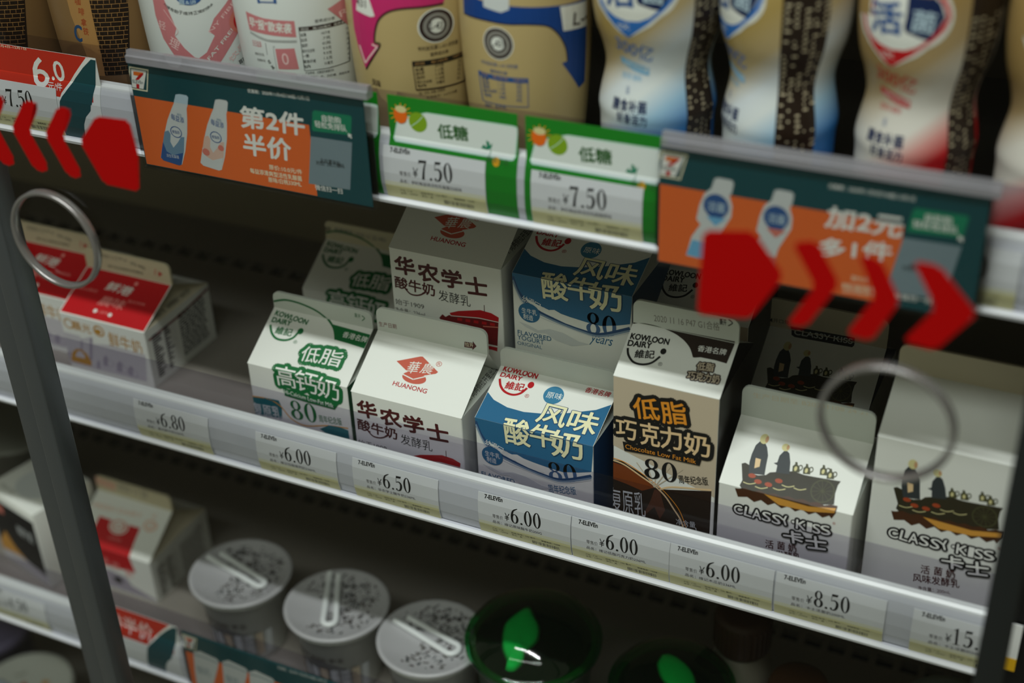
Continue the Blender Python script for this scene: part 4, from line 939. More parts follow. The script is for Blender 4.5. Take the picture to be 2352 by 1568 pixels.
('t','菊粉',(-.0044,.07281),(.00115,.07266),(-.00432,.07569),'scarlet',0),
('t','膳食补菌',(-.01555,.05836),(.00495,.05888),(-.01569,.06389),'midnight',.05),
('t','好身活力',(-.01198,.05282),(.00504,.05274),(-.01196,.05796),'midnight',.05),
('t','益',(-.00787,.06665),(-.0055,.06676),(-.00802,.06998),'denim',0)],
'arrowL':[
('p',[(-.4264,.2654),(-.4078,.2662),(-.4063,.2497),(-.4097,.2313),(-.4296,.2318),(-.4389,.251)],'decalred'),
('p',[(-.4479,.2666),(-.4416,.2669),(-.4403,.2657),(-.4416,.2623),(-.4489,.2514),(-.4419,.2351),(-.4443,.2314),(-.4508,.2326),(-.4592,.2513)],'decalred'),
('p',[(-.4672,.2668),(-.4607,.2671),(-.4595,.2659),(-.4608,.2625),(-.4685,.2515),(-.4615,.235),(-.4641,.2312),(-.4707,.2324),(-.479,.2513)],'decalred'),
('p',[(-.4869,.267),(-.4804,.2673),(-.4791,.2661),(-.4805,.2626),(-.4885,.2515),(-.4817,.2348),(-.4843,.231),(-.4912,.2322),(-.4993,.2513)],'decalred')],
'arrowR':[
('p',[(-.1442,.2624),(-.1251,.2658),(-.1127,.2498),(-.1244,.229),(-.1453,.2265)],'decalred'),
('p',[(-.1108,.264),(-.1019,.2665),(-.0922,.2507),(-.1032,.2302),(-.1105,.2297),(-.1011,.248)],'decalred'),
('p',[(-.087,.2642),(-.0788,.2636),(-.0705,.2484),(-.079,.2297),(-.0884,.2307),(-.0795,.248)],'decalred'),
('p',[(-.068,.2653),(-.0587,.2651),(-.0439,.249),(-.0562,.2312),(-.0679,.2324),(-.058,.2482)],'decalred')],
}
# ---------------------------------------------------------------- materials
def lin(h):
    c = [int(h[i:i+2], 16)/255 for i in (0, 2, 4)]
    return tuple(((x+.055)/1.055)**2.4 if x > .04045 else x/12.92 for x in c) + (1,)
MATS = {}
def mat(name, hexc, rough=.45, spec=.4, metal=0, coat=0, noise=0, scale=60, bump=0, trans=0, emit=0):
    if name in MATS: return MATS[name]
    m = bpy.data.materials.new(name); m.use_nodes = True
    nt = m.node_tree; b = nt.nodes['Principled BSDF']
    b.inputs['Base Color'].default_value = lin(hexc)
    b.inputs['Roughness'].default_value = rough
    b.inputs['Specular IOR Level'].default_value = spec
    b.inputs['Metallic'].default_value = metal
    b.inputs['Coat Weight'].default_value = coat
    b.inputs['Coat Roughness'].default_value = .08
    if trans: b.inputs['Transmission Weight'].default_value = trans
    if noise or bump:
        tc = nt.nodes.new('ShaderNodeTexCoord'); n = nt.nodes.new('ShaderNodeTexNoise')
        n.inputs['Scale'].default_value = scale; n.inputs['Detail'].default_value = 4
        nt.links.new(tc.outputs['Object'], n.inputs['Vector'])
        if noise:
            r = nt.nodes.new('ShaderNodeMapRange'); r.inputs[3].default_value = rough-noise; r.inputs[4].default_value = rough+noise
            nt.links.new(n.outputs['Fac'], r.inputs[0]); nt.links.new(r.outputs[0], b.inputs['Roughness'])
        if bump:
            bp = nt.nodes.new('ShaderNodeBump'); bp.inputs['Strength'].default_value = bump; bp.inputs['Distance'].default_value = .0006
            nt.links.new(n.outputs['Fac'], bp.inputs['Height']); nt.links.new(bp.outputs['Normal'], b.inputs['Normal'])
    MATS[name] = m
    return m
def clear_mat(name, tint, gloss=.06, rough=.05):
    # thin clear plastic or glass: straight transmission with a Fresnel reflection
    if name in MATS: return MATS[name]
    m = bpy.data.materials.new(name); m.use_nodes = True
    nt = m.node_tree; nt.nodes.remove(nt.nodes['Principled BSDF'])
    t = nt.nodes.new('ShaderNodeBsdfTransparent'); t.inputs[0].default_value = lin(tint)
    g = nt.nodes.new('ShaderNodeBsdfGlossy'); g.inputs['Roughness'].default_value = rough; g.inputs[0].default_value = (1, 1, 1, 1)
    lw = nt.nodes.new('ShaderNodeFresnel'); lw.inputs[0].default_value = 1.45
    mul = nt.nodes.new('ShaderNodeMath'); mul.operation = 'MULTIPLY'; mul.inputs[1].default_value = gloss
    mx = nt.nodes.new('ShaderNodeMixShader')
    geo = nt.nodes.new('ShaderNodeNewGeometry'); inv = nt.nodes.new('ShaderNodeMath'); inv.operation = 'SUBTRACT'; inv.inputs[0].default_value = 1.0
    m2 = nt.nodes.new('ShaderNodeMath'); m2.operation = 'MULTIPLY'
    nt.links.new(geo.outputs['Backfacing'], inv.inputs[1]); nt.links.new(lw.outputs[0], mul.inputs[0])
    nt.links.new(mul.outputs[0], m2.inputs[0]); nt.links.new(inv.outputs[0], m2.inputs[1]); nt.links.new(m2.outputs[0], mx.inputs[0])
    nt.links.new(t.outputs[0], mx.inputs[1]); nt.links.new(g.outputs[0], mx.inputs[2])
    nt.links.new(mx.outputs[0], nt.nodes['Material Output'].inputs[0])
    MATS[name] = m
    return m
INK = dict(darkred='7a1d1c', maroon='4d1414', copper='c4563f', paper='e6e7df', white='eeeee8', ink='141311', red='b5121b', brick='6e0d14', salmon='d4796a',
  green='0c6b35', tealart='1f6d74', ochre='d79a3e', palegrey='cfd3d2', blue='28678f', navy='244a74',slatenavy='41638c', greyblue='7d93a8', midblue='3b7fa3', custard='f0ecc0',
  choc='2a1d14', tan='c9b9a0', grey='8a8780', orange='e8962a', beige='e9c99a', caramel='7c3d17', cocoa='5a3524', sepia='2f2a17', slate='33393b', straw='d8cf95',
  skin='c79a72', olive='4a4a2c', rust='a8451f', umber='4a2a10', badge='17161a', faint='d8cdb4', scarlet='c30d17', greytxt='55524e', blush='ec8f8a', gold='c08a2c',
  lavgrey='c8c4c8', mauve='a39ba9', palesalmon='e3b59d', jade='12805c', steel='7d8f97', signorange='e66a2c', cream='efe9c9', teal='0d464c', logoorange='e4701e',
  palesky='b7cdd9', slateblue='6f8fa8', denim='2c5590', pinkbeige='d9b7a6', sky='6fb0d8', vermilion='c92a12', mint='bfe0d0', cardwhite='dfe6e2', leaf='7fa51a',
  amber='e9a81e', sunorange='ea6a12', cardgreen='2f5f2b', tagyellow='d3cf9a', tagfade='dcdcc0', latte='b98a50', darkcoffee='24160c', rose='cf7f82', palepink='efc9c6',
  inkbrown='2b1714', magenta='c92a6b', royal='0d3f86', cobalt='2b6fc0', midnight='0e2350', decalred='a60202', kraft='c9bb9c', cardlime='1f8f1f', yellow='d3a514')
def ink(k):
    if k in ('decalred',): return mat('ink_'+k, INK[k], .6, .1)
    return mat('ink_'+k, INK[k], .42, .35, coat=.0, noise=.06, scale=90)
PAPER = mat('coated_paperboard', 'e9eae3', .40, .4, noise=.06, scale=40, bump=.05)
CREAM = mat('raw_paperboard', 'd9cfae', .55, .3, noise=.08, scale=60, bump=.05)
BEIGE = mat('beige_paperboard', 'cfc5ab', .5, .3, noise=.08, scale=60)
DECK = mat('shelf_paint', '868078', .42, .4, noise=.1, scale=25)
DECKW = mat('shelf_paint_light', 'a5a29f', .38, .4, noise=.1, scale=25)
WALL = mat('cooler_liner', 'a1977f', .5, .3, noise=.1, scale=12)
BLACK = mat('dark_void', '0b0c0a', .6, .2)
FLANGE = mat('black_flange', '0a0b0a', .5, .3)
RAIL = mat('rail_plastic', 'c8cacd', .22, .5, coat=.5, noise=.05, scale=20)
RAILEDGE = mat('rail_edge', 'dfe0e6', .25, .5)
CLEAR = clear_mat('clear_pvc', 'f8f8fa', .22, .10)
ACRYL = clear_mat('clear_acrylic', 'ebe9ef', .4, .1)
HOLDER = clear_mat('sign_holder_acrylic', 'f7f7f7', .45, .15)
HOLDTOP = mat('acrylic_ridge', 'a09ea4', .2, .6, noise=.08, scale=30); HOLDTOP.node_tree.nodes['Principled BSDF'].inputs['Alpha'].default_value = .62
GLASS = clear_mat('door_glass', 'fbfcfb', .25, .02)
ALU = mat('brushed_aluminium', '62676a', .40, .5, metal=.75, noise=.1, scale=80, bump=.15)
DARKST = mat('shaded_stile', '1b1f1e', .5, .3, noise=.08, scale=60)  # right stile of the same door, its shade put into a darker colour
GASKET = mat('black_gasket', '0c0d0d', .6, .2)
STEEL = mat('chrome_ring', '8f8d8a', .25, .5, metal=.7)

# ---------------------------------------------------------------- mesh builder
class MB:
    def __init__(s): s.v=[]; s.f=[]; s.m=[]; s.sm=[]; s.mats=[]
    def mi(s, m):
        if m not in s.mats: s.mats.append(m)
        return s.mats.index(m)
    def add(s, vs, fs, m, smooth=False):
        o=len(s.v); i=s.mi(m); s.v += [tuple(v) for v in vs]
        for f in fs: s.f.append(tuple(o+k for k in f)); s.m.append(i); s.sm.append(smooth)
    def box(s, a, b, m):
        x0,y0,z0=a; x1,y1,z1=b
        s.add([(x0,y0,z0),(x1,y0,z0),(x1,y1,z0),(x0,y1,z0),(x0,y0,z1),(x1,y0,z1),(x1,y1,z1),(x0,y1,z1)],
              [(0,3,2,1),(4,5,6,7),(0,1,5,4),(1,2,6,5),(2,3,7,6),(3,0,4,7)], m)
    def bbox(s, a, b, m, bev=.001, seg=2):
        bm=bmesh.new(); bmesh.ops.create_cube(bm,size=1)
        for v in bm.verts: v.co=Vector([(a[i]+b[i])/2+v.co[i]*(b[i]-a[i]) for i in range(3)])
        bmesh.ops.bevel(bm,geom=list(bm.edges),offset=bev,segments=seg,affect='EDGES',profile=.5)
        s.bm(bm,m,True)
    def bm(s, bm, m, smooth=False):
        bm.verts.index_update()
        s.add([v.co[:] for v in bm.verts],[[v.index for v in f.verts] for f in bm.faces],m,smooth); bm.free()
    def prism(s, pts, axis, t0, t1, m, smooth=False):
        # outline in the two axes left after `axis`, extruded from t0 to t1
        def P(p,t): return {'x':(t,p[0],p[1]),'y':(p[0],t,p[1]),'z':(p[0],p[1],t)}[axis]
        n=len(pts); vs=[P(p,t0) for p in pts]+[P(p,t1) for p in pts]
        bm=bmesh.new(); V=[bm.verts.new(v) for v in vs]
        bm.faces.new(V[:n]); bm.faces.new(V[n:])
        for i in range(n): bm.faces.new((V[i],V[(i+1)%n],V[n+(i+1)%n],V[n+i]))
        bmesh.ops.recalc_face_normals(bm,faces=bm.faces); s.bm(bm,m,smooth)
    def lathe(s, prof, m, n=48, c=(0,0), smooth=True, cap0=True, cap1=True):
        vs=[]; fs=[]
        for r,z in prof:
            for k in range(n):
                a=2*PI*k/n; vs.append((c[0]+r*math.sin(a), c[1]-r*math.cos(a), z))
        for i in range(len(prof)-1):
            for k in range(n):
                k2=(k+1)%n; fs.append((i*n+k,i*n+k2,(i+1)*n+k2,(i+1)*n+k))
        if cap0: fs.append(tuple(range(n-1,-1,-1)))
        if cap1: fs.append(tuple((len(prof)-1)*n+k for k in range(n)))
        s.add(vs,fs,m,smooth)
    def tube(s, pts, r, m, n=10, closed=False, flat=1.0):
        P=[Vector(p) for p in pts]; N=len(P); vs=[]; fs=[]
        for i,p in enumerate(P):
            t=(P[(i+1)%N]-P[i-1]) if closed else (P[min(i+1,N-1)]-P[max(i-1,0)])
            t.normalize(); u=t.cross(Vector((0,0,1)))
            if u.length<1e-4: u=t.cross(Vector((0,1,0)))
            u.normalize(); w_=u.cross(t)
            rr = r[i] if isinstance(r,(list,tuple)) else r
            for k in range(n):
                a=2*PI*k/n; vs.append(p+u*(rr*math.cos(a))+w_*(rr*flat*math.sin(a)))
        for i in range(N if closed else N-1):
            for k in range(n):
                a=i*n+k; b=i*n+(k+1)%n; c=((i+1)%N)*n+(k+1)%n; d=((i+1)%N)*n+k; fs.append((a,b,c,d))
        if not closed: fs += [tuple(range(n)), tuple((N-1)*n+k for k in range(n-1,-1,-1))]
        s.add(vs,fs,m,True)
    def build(s, name, parent=None, loc=None):
        me=bpy.data.meshes.new(name); me.from_pydata(s.v,[],s.f)
        for m in s.mats: me.materials.append(m)
        me.polygons.foreach_set('material_index', s.m); me.polygons.foreach_set('use_smooth', s.sm)
        me.update()
        o=bpy.data.objects.new(name,me); COL.objects.link(o)
        if parent: o.parent=parent
        if loc: o.location=loc
        return o
def tag(o, label, cat, group=None):
    o['label']=label; o['category']=cat
    if group: o['group']=group
    return o
def thing(name, label, cat, loc=(0,0,0), rz=0, group=None):
    o=bpy.data.objects.new(name,None); COL.objects.link(o); o.location=loc; o.rotation_euler=(0,0,rz); o.empty_display_size=.02
    return tag(o,label,cat,group)
def struct(o): o['kind']='structure'; return o
def copy_thing(o, loc, label, rz=None, group=None):
    c=o.copy(); COL.objects.link(c); c.location=loc; c['label']=label
    if rz is not None: c.rotation_euler=(0,0,rz)
    if group: c['group']=group
    for ch in list(o.children):
        k=ch.copy(); COL.objects.link(k); k.parent=c
        for g in ch.children:
            q=g.copy(); COL.objects.link(q); q.parent=k
    return c

# ---------------------------------------------------------------- print: flat art wrapped on panels
FC=bpy.data.curves.new('lettering','FONT'); FC.resolution_u=3; FC.fill_mode='BOTH'; FC.dimensions='2D'
FO=bpy.data.objects.new('lettering',FC); COL.objects.link(FO)
TXT={}
def glyphs(s):
    k=s
    if k not in TXT:
        FC.body=s
        bpy.context.view_layer.update()
        dg=bpy.context.evaluated_depsgraph_get()
        me=FO.evaluated_get(dg).to_mesh()
        vs=[(v.co.x,v.co.y) for v in me.vertices]; fs=[tuple(p.vertices) for p in me.polygons]
        FO.evaluated_get(dg).to_mesh_clear()
        if not vs: TXT[k]=([],[])
        else:
            xs=[p[0] for p in vs]; ys=[p[1] for p in vs]; x0,x1,y0,y1=min(xs),max(xs),min(ys),max(ys)
            TXT[k]=([((x-x0)/max(x1-x0,1e-6),(y-y0)/max(y1-y0,1e-6)) for x,y in vs],fs)
    return TXT[k]
def ribbon(pts, ws):
    n=len(pts); vs=[]
    for i,p in enumerate(pts):
        a=pts[max(i-1,0)]; b=pts[min(i+1,n-1)]; d=(b[0]-a[0],b[1]-a[1]); l=math.hypot(*d) or 1; nx,ny=-d[1]/l,d[0]/l
        h=ws[i]/2 if isinstance(ws,(list,tuple)) else ws/2
        vs += [(p[0]+nx*h,p[1]+ny*h),(p[0]-nx*h,p[1]-ny*h)]
    return vs,[(2*i,2*i+1,2*i+3,2*i+2) for i in range(n-1)]
def spline(pts, k=6):
    if len(pts)<3: return pts
    out=[]
    for i in range(len(pts)-1):
        p0,p1,p2,p3=pts[max(i-1,0)],pts[i],pts[i+1],pts[min(i+2,len(pts)-1)]
        for j in range(k):
            t=j/k; out.append(tuple(.5*((2*p1[a])+(-p0[a]+p2[a])*t+(2*p0[a]-5*p1[a]+4*p2[a]-p3[a])*t*t+(-p0[a]+3*p1[a]-3*p2[a]+p3[a])*t**3) for a in range(2)))
    return out+[tuple(pts[-1])]
def ring2(cx,cy,RX,RY,rx,ry,n=36):
    vs=[]
    for k in range(n):
        a=2*PI*k/n; vs += [(cx+RX*math.cos(a),cy+RY*math.sin(a)),(cx+rx*math.cos(a),cy+ry*math.sin(a))]
    return vs,[(2*k,2*((k+1)%n),2*((k+1)%n)+1,2*k+1) for k in range(n)]
def disc2(cx,cy,rx,ry,n=32): return [(cx+rx*math.cos(2*PI*k/n),cy+ry*math.sin(2*PI*k/n)) for k in range(n)],[tuple(range(n))]
def rib(pts,ws):
    a=spline([(p[0],p[1]) for p in pts]); b=spline([(w_,0) for w_ in ws]); return ribbon(a,[x[0] for x in b])
DIG={'0':([ring2(.25,.5,.245,.5,.108,.455)],.5),
 '8':([ring2(.25,.745,.21,.255,.092,.21),ring2(.25,.255,.25,.265,.105,.215)],.5),
 '6':([ring2(.25,.31,.245,.31,.105,.265),rib([(.075,.33),(.095,.58),(.20,.84),(.45,.985)],[.14,.135,.095,.04])],.5),
 '5':([([(.12,.99),(.45,.99),(.40,.86),(.11,.86)],[(0,1,2,3)]),rib([(.12,.99),(.10,.75),(.08,.56)],[.03,.03,.03]),rib([(.08,.56),(.24,.62),(.38,.52),(.40,.32),(.32,.10),(.16,.02),(.06,.08)],[.04,.075,.13,.15,.12,.06,.07]),disc2(.08,.10,.06,.06)],.5),
 '7':([([(.03,.99),(.48,.99),(.48,.93),(.42,.87),(.08,.86),(.03,.76)],[(0,1,2,3,4,5)]),rib([(.45,.94),(.31,.55),(.22,0)],[.06,.105,.15])],.5),
 '1':([([(.19,.04),(.31,.04),(.31,1),(.27,1),(.08,.88),(.09,.85),(.19,.89)],[tuple(range(7))]),([(.08,0),(.42,0),(.42,.035),(.08,.035)],[(0,1,2,3)])],.5),
 '4':([([(.29,0),(.41,0),(.41,1),(.35,1),(.29,.92)],[tuple(range(5))]),rib([(.36,.98),(.2,.62),(.03,.28)],[.04,.04,.04]),([(.02,.24),(.48,.24),(.48,.32),(.02,.32)],[(0,1,2,3)])],.5),
 '.':([disc2(.10,.065,.075,.068)],.2)}
def digits(s):
    vs=[]; fs=[]; x=0
    for i,c in enumerate(s):
        g,wd=DIG[c]
        for v,f in g:
            o=len(vs); vs += [(p[0]+x,p[1]) for p in v]; fs += [tuple(o+k for k in q) for q in f]
        x += wd+(.07 if c!='.' else .08)
    xs=[p[0] for p in vs]; x0,x1=min(xs),max(xs)
    return [((p[0]-x0)/(x1-x0),p[1]) for p in vs],fs
def aff(vs,p0,p1,p2): return [(p0[0]+x*(p1[0]-p0[0])+y*(p2[0]-p0[0]), p0[1]+x*(p1[1]-p0[1])+y*(p2[1]-p0[1])) for x,y in vs]
def prim(pr):
    # -> (outline copies, fill copies); each copy is verts, faces, colour
    k=pr[0]
    if k in 'td':
        vs,fs = glyphs(pr[1]) if k=='t' else digits(pr[1])
        vs=aff(vs,pr[2],pr[3],pr[4]); h=math.hypot(pr[4][0]-pr[2][0],pr[4][1]-pr[2][1]); r=pr[6]*h*.55
        def around(r,n,c,ph=0): return [([(x+r*math.cos(ph+2*PI*j/n),y+r*math.sin(ph+2*PI*j/n)) for x,y in vs],fs,c) for j in range(n)]
        o=[]
        if len(pr)>7:
            R=pr[8]+r; o=around(R,14,pr[7])+around(R*.5,7,pr[7],.3)
        f=[(vs,fs,pr[5])]
        if r>1e-6: f=around(r,8 if r>.0001 else 4,pr[5],.4)+f
        return o,f
    if k=='p': return [],[(list(pr[1]),[tuple(range(len(pr[1])))],pr[2])]
    if k in 'lk':
        v,f=ribbon(spline(list(pr[1])) if (len(pr[1])>2 and k=='l') else list(pr[1]),pr[2]); return [],[(v,f,pr[3])]
    if k=='e':
        c,rx,ry,col,inn=pr[1:]
        v,f = ring2(c[0],c[1],rx,ry,rx*inn,ry*inn) if inn else disc2(c[0],c[1],rx,ry)
        return [],[(v,f,col)]
def bbox2(vs):
    xs=[p[0] for p in vs]; ys=[p[1] for p in vs]; return min(xs),max(xs),min(ys),max(ys)
def expand(art):
    # stacks every printed shape a few microns above whatever it overlaps
    out=[]; placed=[]
    def level(bb):
        z=0
        for (a0,a1,b0,b1),t in placed:
            if t>z and a0<bb[1] and bb[0]<a1 and b0<bb[3] and bb[2]<b1: z=t
        return z
    def lay(copies):
        if not copies or not copies[0][0]: return
        bs=[bbox2(c[0]) for c in copies]; bb=(min(x[0] for x in bs),max(x[1] for x in bs),min(x[2] for x in bs),max(x[3] for x in bs))
        z=level(bb)+LAY
        for c in copies: out.append((z,)+c); z+=SUB
        placed.append((bb,z))
    q=[prim(p) for p in art]; n=0
    while n<len(q):
        if q[n][0]:
            m=n
            while m<len(q) and q[m][0]: m+=1
            for x in q[n:m]: lay(x[0])
            for x in q[n:m]: lay(x[1])
            n=m
        else: lay(q[n][1]); n+=1
    return out
LAY,SUB=.000014,.000003
def cutmesh(vs, fs, cu=(), cv=(), clip=None):
    bm=bmesh.new(); V=[bm.verts.new((x,y,0)) for x,y in vs]
    for f in fs:
        try: bm.faces.new([V[i] for i in f])
        except ValueError: pass
    xs=[p[0] for p in vs]; ys=[p[1] for p in vs]; x0,x1,y0,y1=min(xs),max(xs),min(ys),max(ys)
    def cut(c,n,clear=False):
        g=list(bm.verts)+list(bm.edges)+list(bm.faces)
        if g: bmesh.ops.bisect_plane(bm,geom=g,plane_co=c,plane_no=n,dist=1e-7,clear_outer=clear)
    if clip:
        for c,n,t in (((clip[0],0,0),(-1,0,0),x0<clip[0]),((clip[1],0,0),(1,0,0),x1>clip[1]),((0,clip[2],0),(0,-1,0),y0<clip[2]),((0,clip[3],0),(0,1,0),y1>clip[3])):
            if t: cut(c,n,True)
    if (cu or cv) and any(len(f.verts)>4 for f in bm.faces):
        bmesh.ops.triangulate(bm,faces=[f for f in bm.faces if len(f.verts)>4])
    for u in cu:
        if x0<u<x1: cut((u,0,0),(1,0,0))
    for v in cv:
        if y0<v<y1: cut((0,v,0),(0,1,0))
    bm.verts.index_update()
    r=[(v.co.x,v.co.y) for v in bm.verts],[tuple(v.index for v in f.verts) for f in bm.faces]
    bm.free(); return r
def put(art, pick, cu=(), cv=(), clip=None, base=.00004):
    # pick(u,v) of a face centre -> (MB, mapper)
    for lift,vs,fs,col in expand(art):
        if not vs: continue
        v2,f2=cutmesh(vs,fs,cu,cv,clip)
        groups={}
        for f in f2:
            u=sum(v2[i][0] for i in f)/len(f); v=sum(v2[i][1] for i in f)/len(f)
            mb,mp=pick(u,v); groups.setdefault((id(mb),id(mp)),(mb,mp,[]))[2].append(f)
        off=base+lift
        for mb,mp,ff in groups.values():
            used=sorted({i for f in ff for i in f}); ix={k:j for j,k in enumerate(used)}
            mb.add([mp(v2[k][0],v2[k][1],off) for k in used],[tuple(ix[k] for k in f) for f in ff],ink(col),False)

# ---------------------------------------------------------------- setting: cooler liner
XL,XR=-1.15,-0.004
LEVELS=(-.426,-.212,0.0,.198,.40)
mb=MB(); mb.box((XL-.02,.262,-.60),(.10,.282,.62),WALL); struct(mb.build('wall_back'))
mb=MB(); mb.box((XL-.02,.0,-.60),(XL,.262,.62),WALL); struct(mb.build('wall_left'))
mb=MB(); mb.box((XR,.012,-.60),(.10,.262,.62),WALL); mb.box((-.016,.0012,-.60),(.10,.0118,.19),FLANGE); struct(mb.build('wall_right'))
mb=MB(); mb.box((XL-.02,-.10,-.62),(.10,.282,-.60),WALL); struct(mb.build('floor'))

# ---------------------------------------------------------------- shelves
PROF=[(.0016,.0012),(-.0010,.0035),(-.0026,.010),(-.0030,.017),(-.0026,.025),(-.0012,.031),(.0006,.0352)]
def prof_y(z):
    if z<=PROF[0][1]: return PROF[0][0]
    for (a,b),(c,d) in zip(PROF,PROF[1:]):
        if z<=d: return a+(c-a)*(z-b)/(d-b)
    return PROF[-1][0]
PZ=[p[1] for p in PROF]
def shelf(zl, label, raill, xr, slots, lip=True):
    d=MB(); y0,y1=.0095,.2618
    ys=.2045; ye=.2165                                   # slot rows near the rear edge
    if not slots: d.box((XL,y0,-.006),(XR,y1,0),DECK)
    else:
        d.box((XL,y0,-.006),(XR,ys,0),DECK); d.box((XL,ye,-.006),(XR,y1,0),DECK)
        x=XL
        while x<XR-.001:
            e=min(x+.0045,XR); d.box((x,ys,-.006),(e,ye,0),DECK); x+=.0168
        d.box((XL,ys,-.0075),(XR,ye,-.0062),BLACK)  # black sheet under the slots, painting the shade inside the holes
    o=d.build('cooler_shelf',None,(0,0,zl)); tag(o,label,'shelf')
    t=thing('price_rail',raill,'price rail',(0,0,zl))
    r=MB(); pts=PROF+[(.0022,.0364),(.0050,.0366),(.0072,.0350),(.0090,.0320),(.0090,.0010),(.0030,.0004)]
    r.prism(pts,'x',XL,xr,RAIL,False)
    r.prism([(.0012,.0002),(-.0042,.0006),(-.0046,.0022),(-.0014,.0034),(.0012,.0016)],'x',XL,xr,RAILEDGE)
    r.build('rail_body',t)
    c=MB(); out=[(y-.0021,z) for y,z in PROF[1:]]; inn=[(y-.0016,z) for y,z in reversed(PROF[1:])]
    c.prism(out+inn,'x',XL,xr-.0005,CLEAR); c.build('clear_cover',t)
    if lip:
        g=MB(); g.prism([(XL,0.0002),(xr-.001,.0002),(xr-.001,.049),(xr-.003,.0525),(xr-.006,.0535),(XL,.0535)],'y',.0091,.0101,ACRYL)
        g.build('clear_front_guard',t)
    e=MB(); e.prism([(y-.0024,z) for y,z in PROF]+[(.0050,.0372),(.0092,.0325),(.0092,.0004)],'x',xr,xr+.0012,RAILEDGE); e.build('end_cap',t)
    return t
shelf(LEVELS[2],'middle cooler shelf holding the front row of milk cartons','white label rail along the front of the middle shelf, under the cartons',-.0180,True)
shelf(LEVELS[3],'upper cooler shelf holding the row of yogurt drink bottles','white label rail with green cards below the drink bottles',-.0055,False)
shelf(LEVELS[1],'lower cooler shelf holding yogurt cups and dark green lidded tubs','white label rail in front of the white yogurt cups',-.0180,True)
shelf(LEVELS[0],'bottom cooler shelf under the round white lid at lower left','white label rail of the bottom shelf, below the frame',-.0180,False,False)
shelf(LEVELS[4],'topmost cooler shelf above the yogurt drink bottles','white label rail of the topmost shelf, above the frame',-.0055,False,False)

# ---------------------------------------------------------------- price tags and rail cards
def rail_piece(name, label, cat, x0, zl, w_, h, art, base, off, sub=None, group=None, parts=None):
    # a printed card following the rail face; local x from its left edge, local z from the shelf level
    t=MB(); nodes=[z for z in PZ if .0004<z<h]
    zs=[.0004]+nodes+[h]
    vs=[]; fs=[]
    for z in zs: vs += [(0,prof_y(z)-off,z),(w_,prof_y(z)-off,z)]
    for z in zs: vs += [(0,prof_y(z)-off+.0003,z),(w_,prof_y(z)-off+.0003,z)]
    n=len(zs)
    for i in range(n-1):
        fs += [(2*i,2*i+1,2*i+3,2*i+2),(2*n+2*i,2*n+2*i+2,2*n+2*i+3,2*n+2*i+1),(2*i,2*i+2,2*n+2*i+2,2*n+2*i),(2*i+1,2*n+2*i+1,2*n+2*i+3,2*i+3)]
    fs += [(0,2*n,2*n+1,1),(2*n-2,2*n-1,4*n-1,4*n-2)]
    t.add(vs,fs,base)
    mp=lambda u,v,o: (u,prof_y(v)-off-o,v)
    put(art,lambda u,v:(t,mp),(),nodes,(0,w_,.0005,h))
    o=t.build(name,None,(x0,0,zl)); tag(o,label,cat,group); return o
TAGP=mat('tag_paper','dcdedb',.45,.3,noise=.05,scale=80)
def price_tag(x0, zl, price, item, label, w_=.055):
    a=list(ART['tag'])+[('t','¥',(.01604,.0169),(.01892,.01677),(.01626,.02185),'ink',0),('d',price,(.02008,.01629),(.02008+.0047*(len(price)-.2),.01725),(.01957,.02615),'ink',0)]
    if item: a.append(('t','品名：'+item,(.00877,.01255),(min(.053,.00877+.0021*(len(item)+3)),.0134),(.00872,.01462),'greytxt',0))
    return rail_piece('price_tag',label,'price tag',x0,zl,w_,.0305,a,TAGP,.0008,group='price tags in the shelf rails')
M0,U0,L0=LEVELS[2],LEVELS[3],LEVELS[1]
price_tag(-.5285,M0,'6.80','晨光鲜牛奶236ML','price tag reading 6.80 below the red topped milk cartons')
price_tag(-.4397,M0,'6.00','维记低脂高钙奶236ML','price tag reading 6.00 below the green and white carton')
price_tag(-.3741,M0,'6.50','华农学士酸牛奶236ML','price tag reading 6.50 below the white carton with the mortarboard emblem')
price_tag(-.2945,M0,'6.00','维记原味酸牛奶200G','price tag reading 6.00 below the blue yogurt carton')
price_tag(-.2390,M0,'6.00','维记低脂巧克力奶236ML','price tag reading 6.00 below the chocolate milk carton')
price_tag(-.1838,M0,'6.00','维记木瓜奶236ML','price tag reading 6.00 below the small carton with the cart picture')
price_tag(-.1278,M0,'8.50','卡士活菌奶200ML','price tag reading 8.50 on the middle shelf rail')
price_tag(-.0600,M0,'15.50','卡士活菌奶500ML','price tag reading 15.50 below the large carton at right',.0405)
price_tag(-.3350,U0,'7.50','伊利每益添活性乳酸菌白桃味','price tag reading 7.50 beside the left promotion sign')
price_tag(-.2565,U0,'7.50','伊利每益添活性乳酸菌原味','price tag reading 7.50 beside the right promotion sign')
price_tag(-.0940,U0,'10.60','','price tag on the upper rail half hidden by the right promotion sign')
price_tag(-.5915,U0,'7.50','','price tag starting 7.5 under the red 6.0 promotion card')
price_tag(-.7097,L0,'4.50','','price tag reading 4.50 on the lower rail left of the door post')
e=MB(); e.box((0,-.0008,.007),(.0056,-.0002,.036),TAGP); e.box((0,-.0010,.007),(.0056,-.0008,.0148),ink('yellow'))
tag(e.build('price_tag',None,(-.0162,0,M0)),'blank white and yellow tag end right of the door post','price tag','price tags in the shelf rails')
CARDW=mat('card_stock','dfe2df',.4,.35); GRN=mat('card_green','12801a',.35,.4,coat=.2)
def promo(x0,zl,art,label): return rail_piece('promotion_card',label,'promotion card',x0,zl,.0781,.0505,art,CARDW,.0004,group='red and teal cards in the rails')
promo(-.5850,U0,ART['promo'],'red and teal promotion card reading 6.0 above the rail')
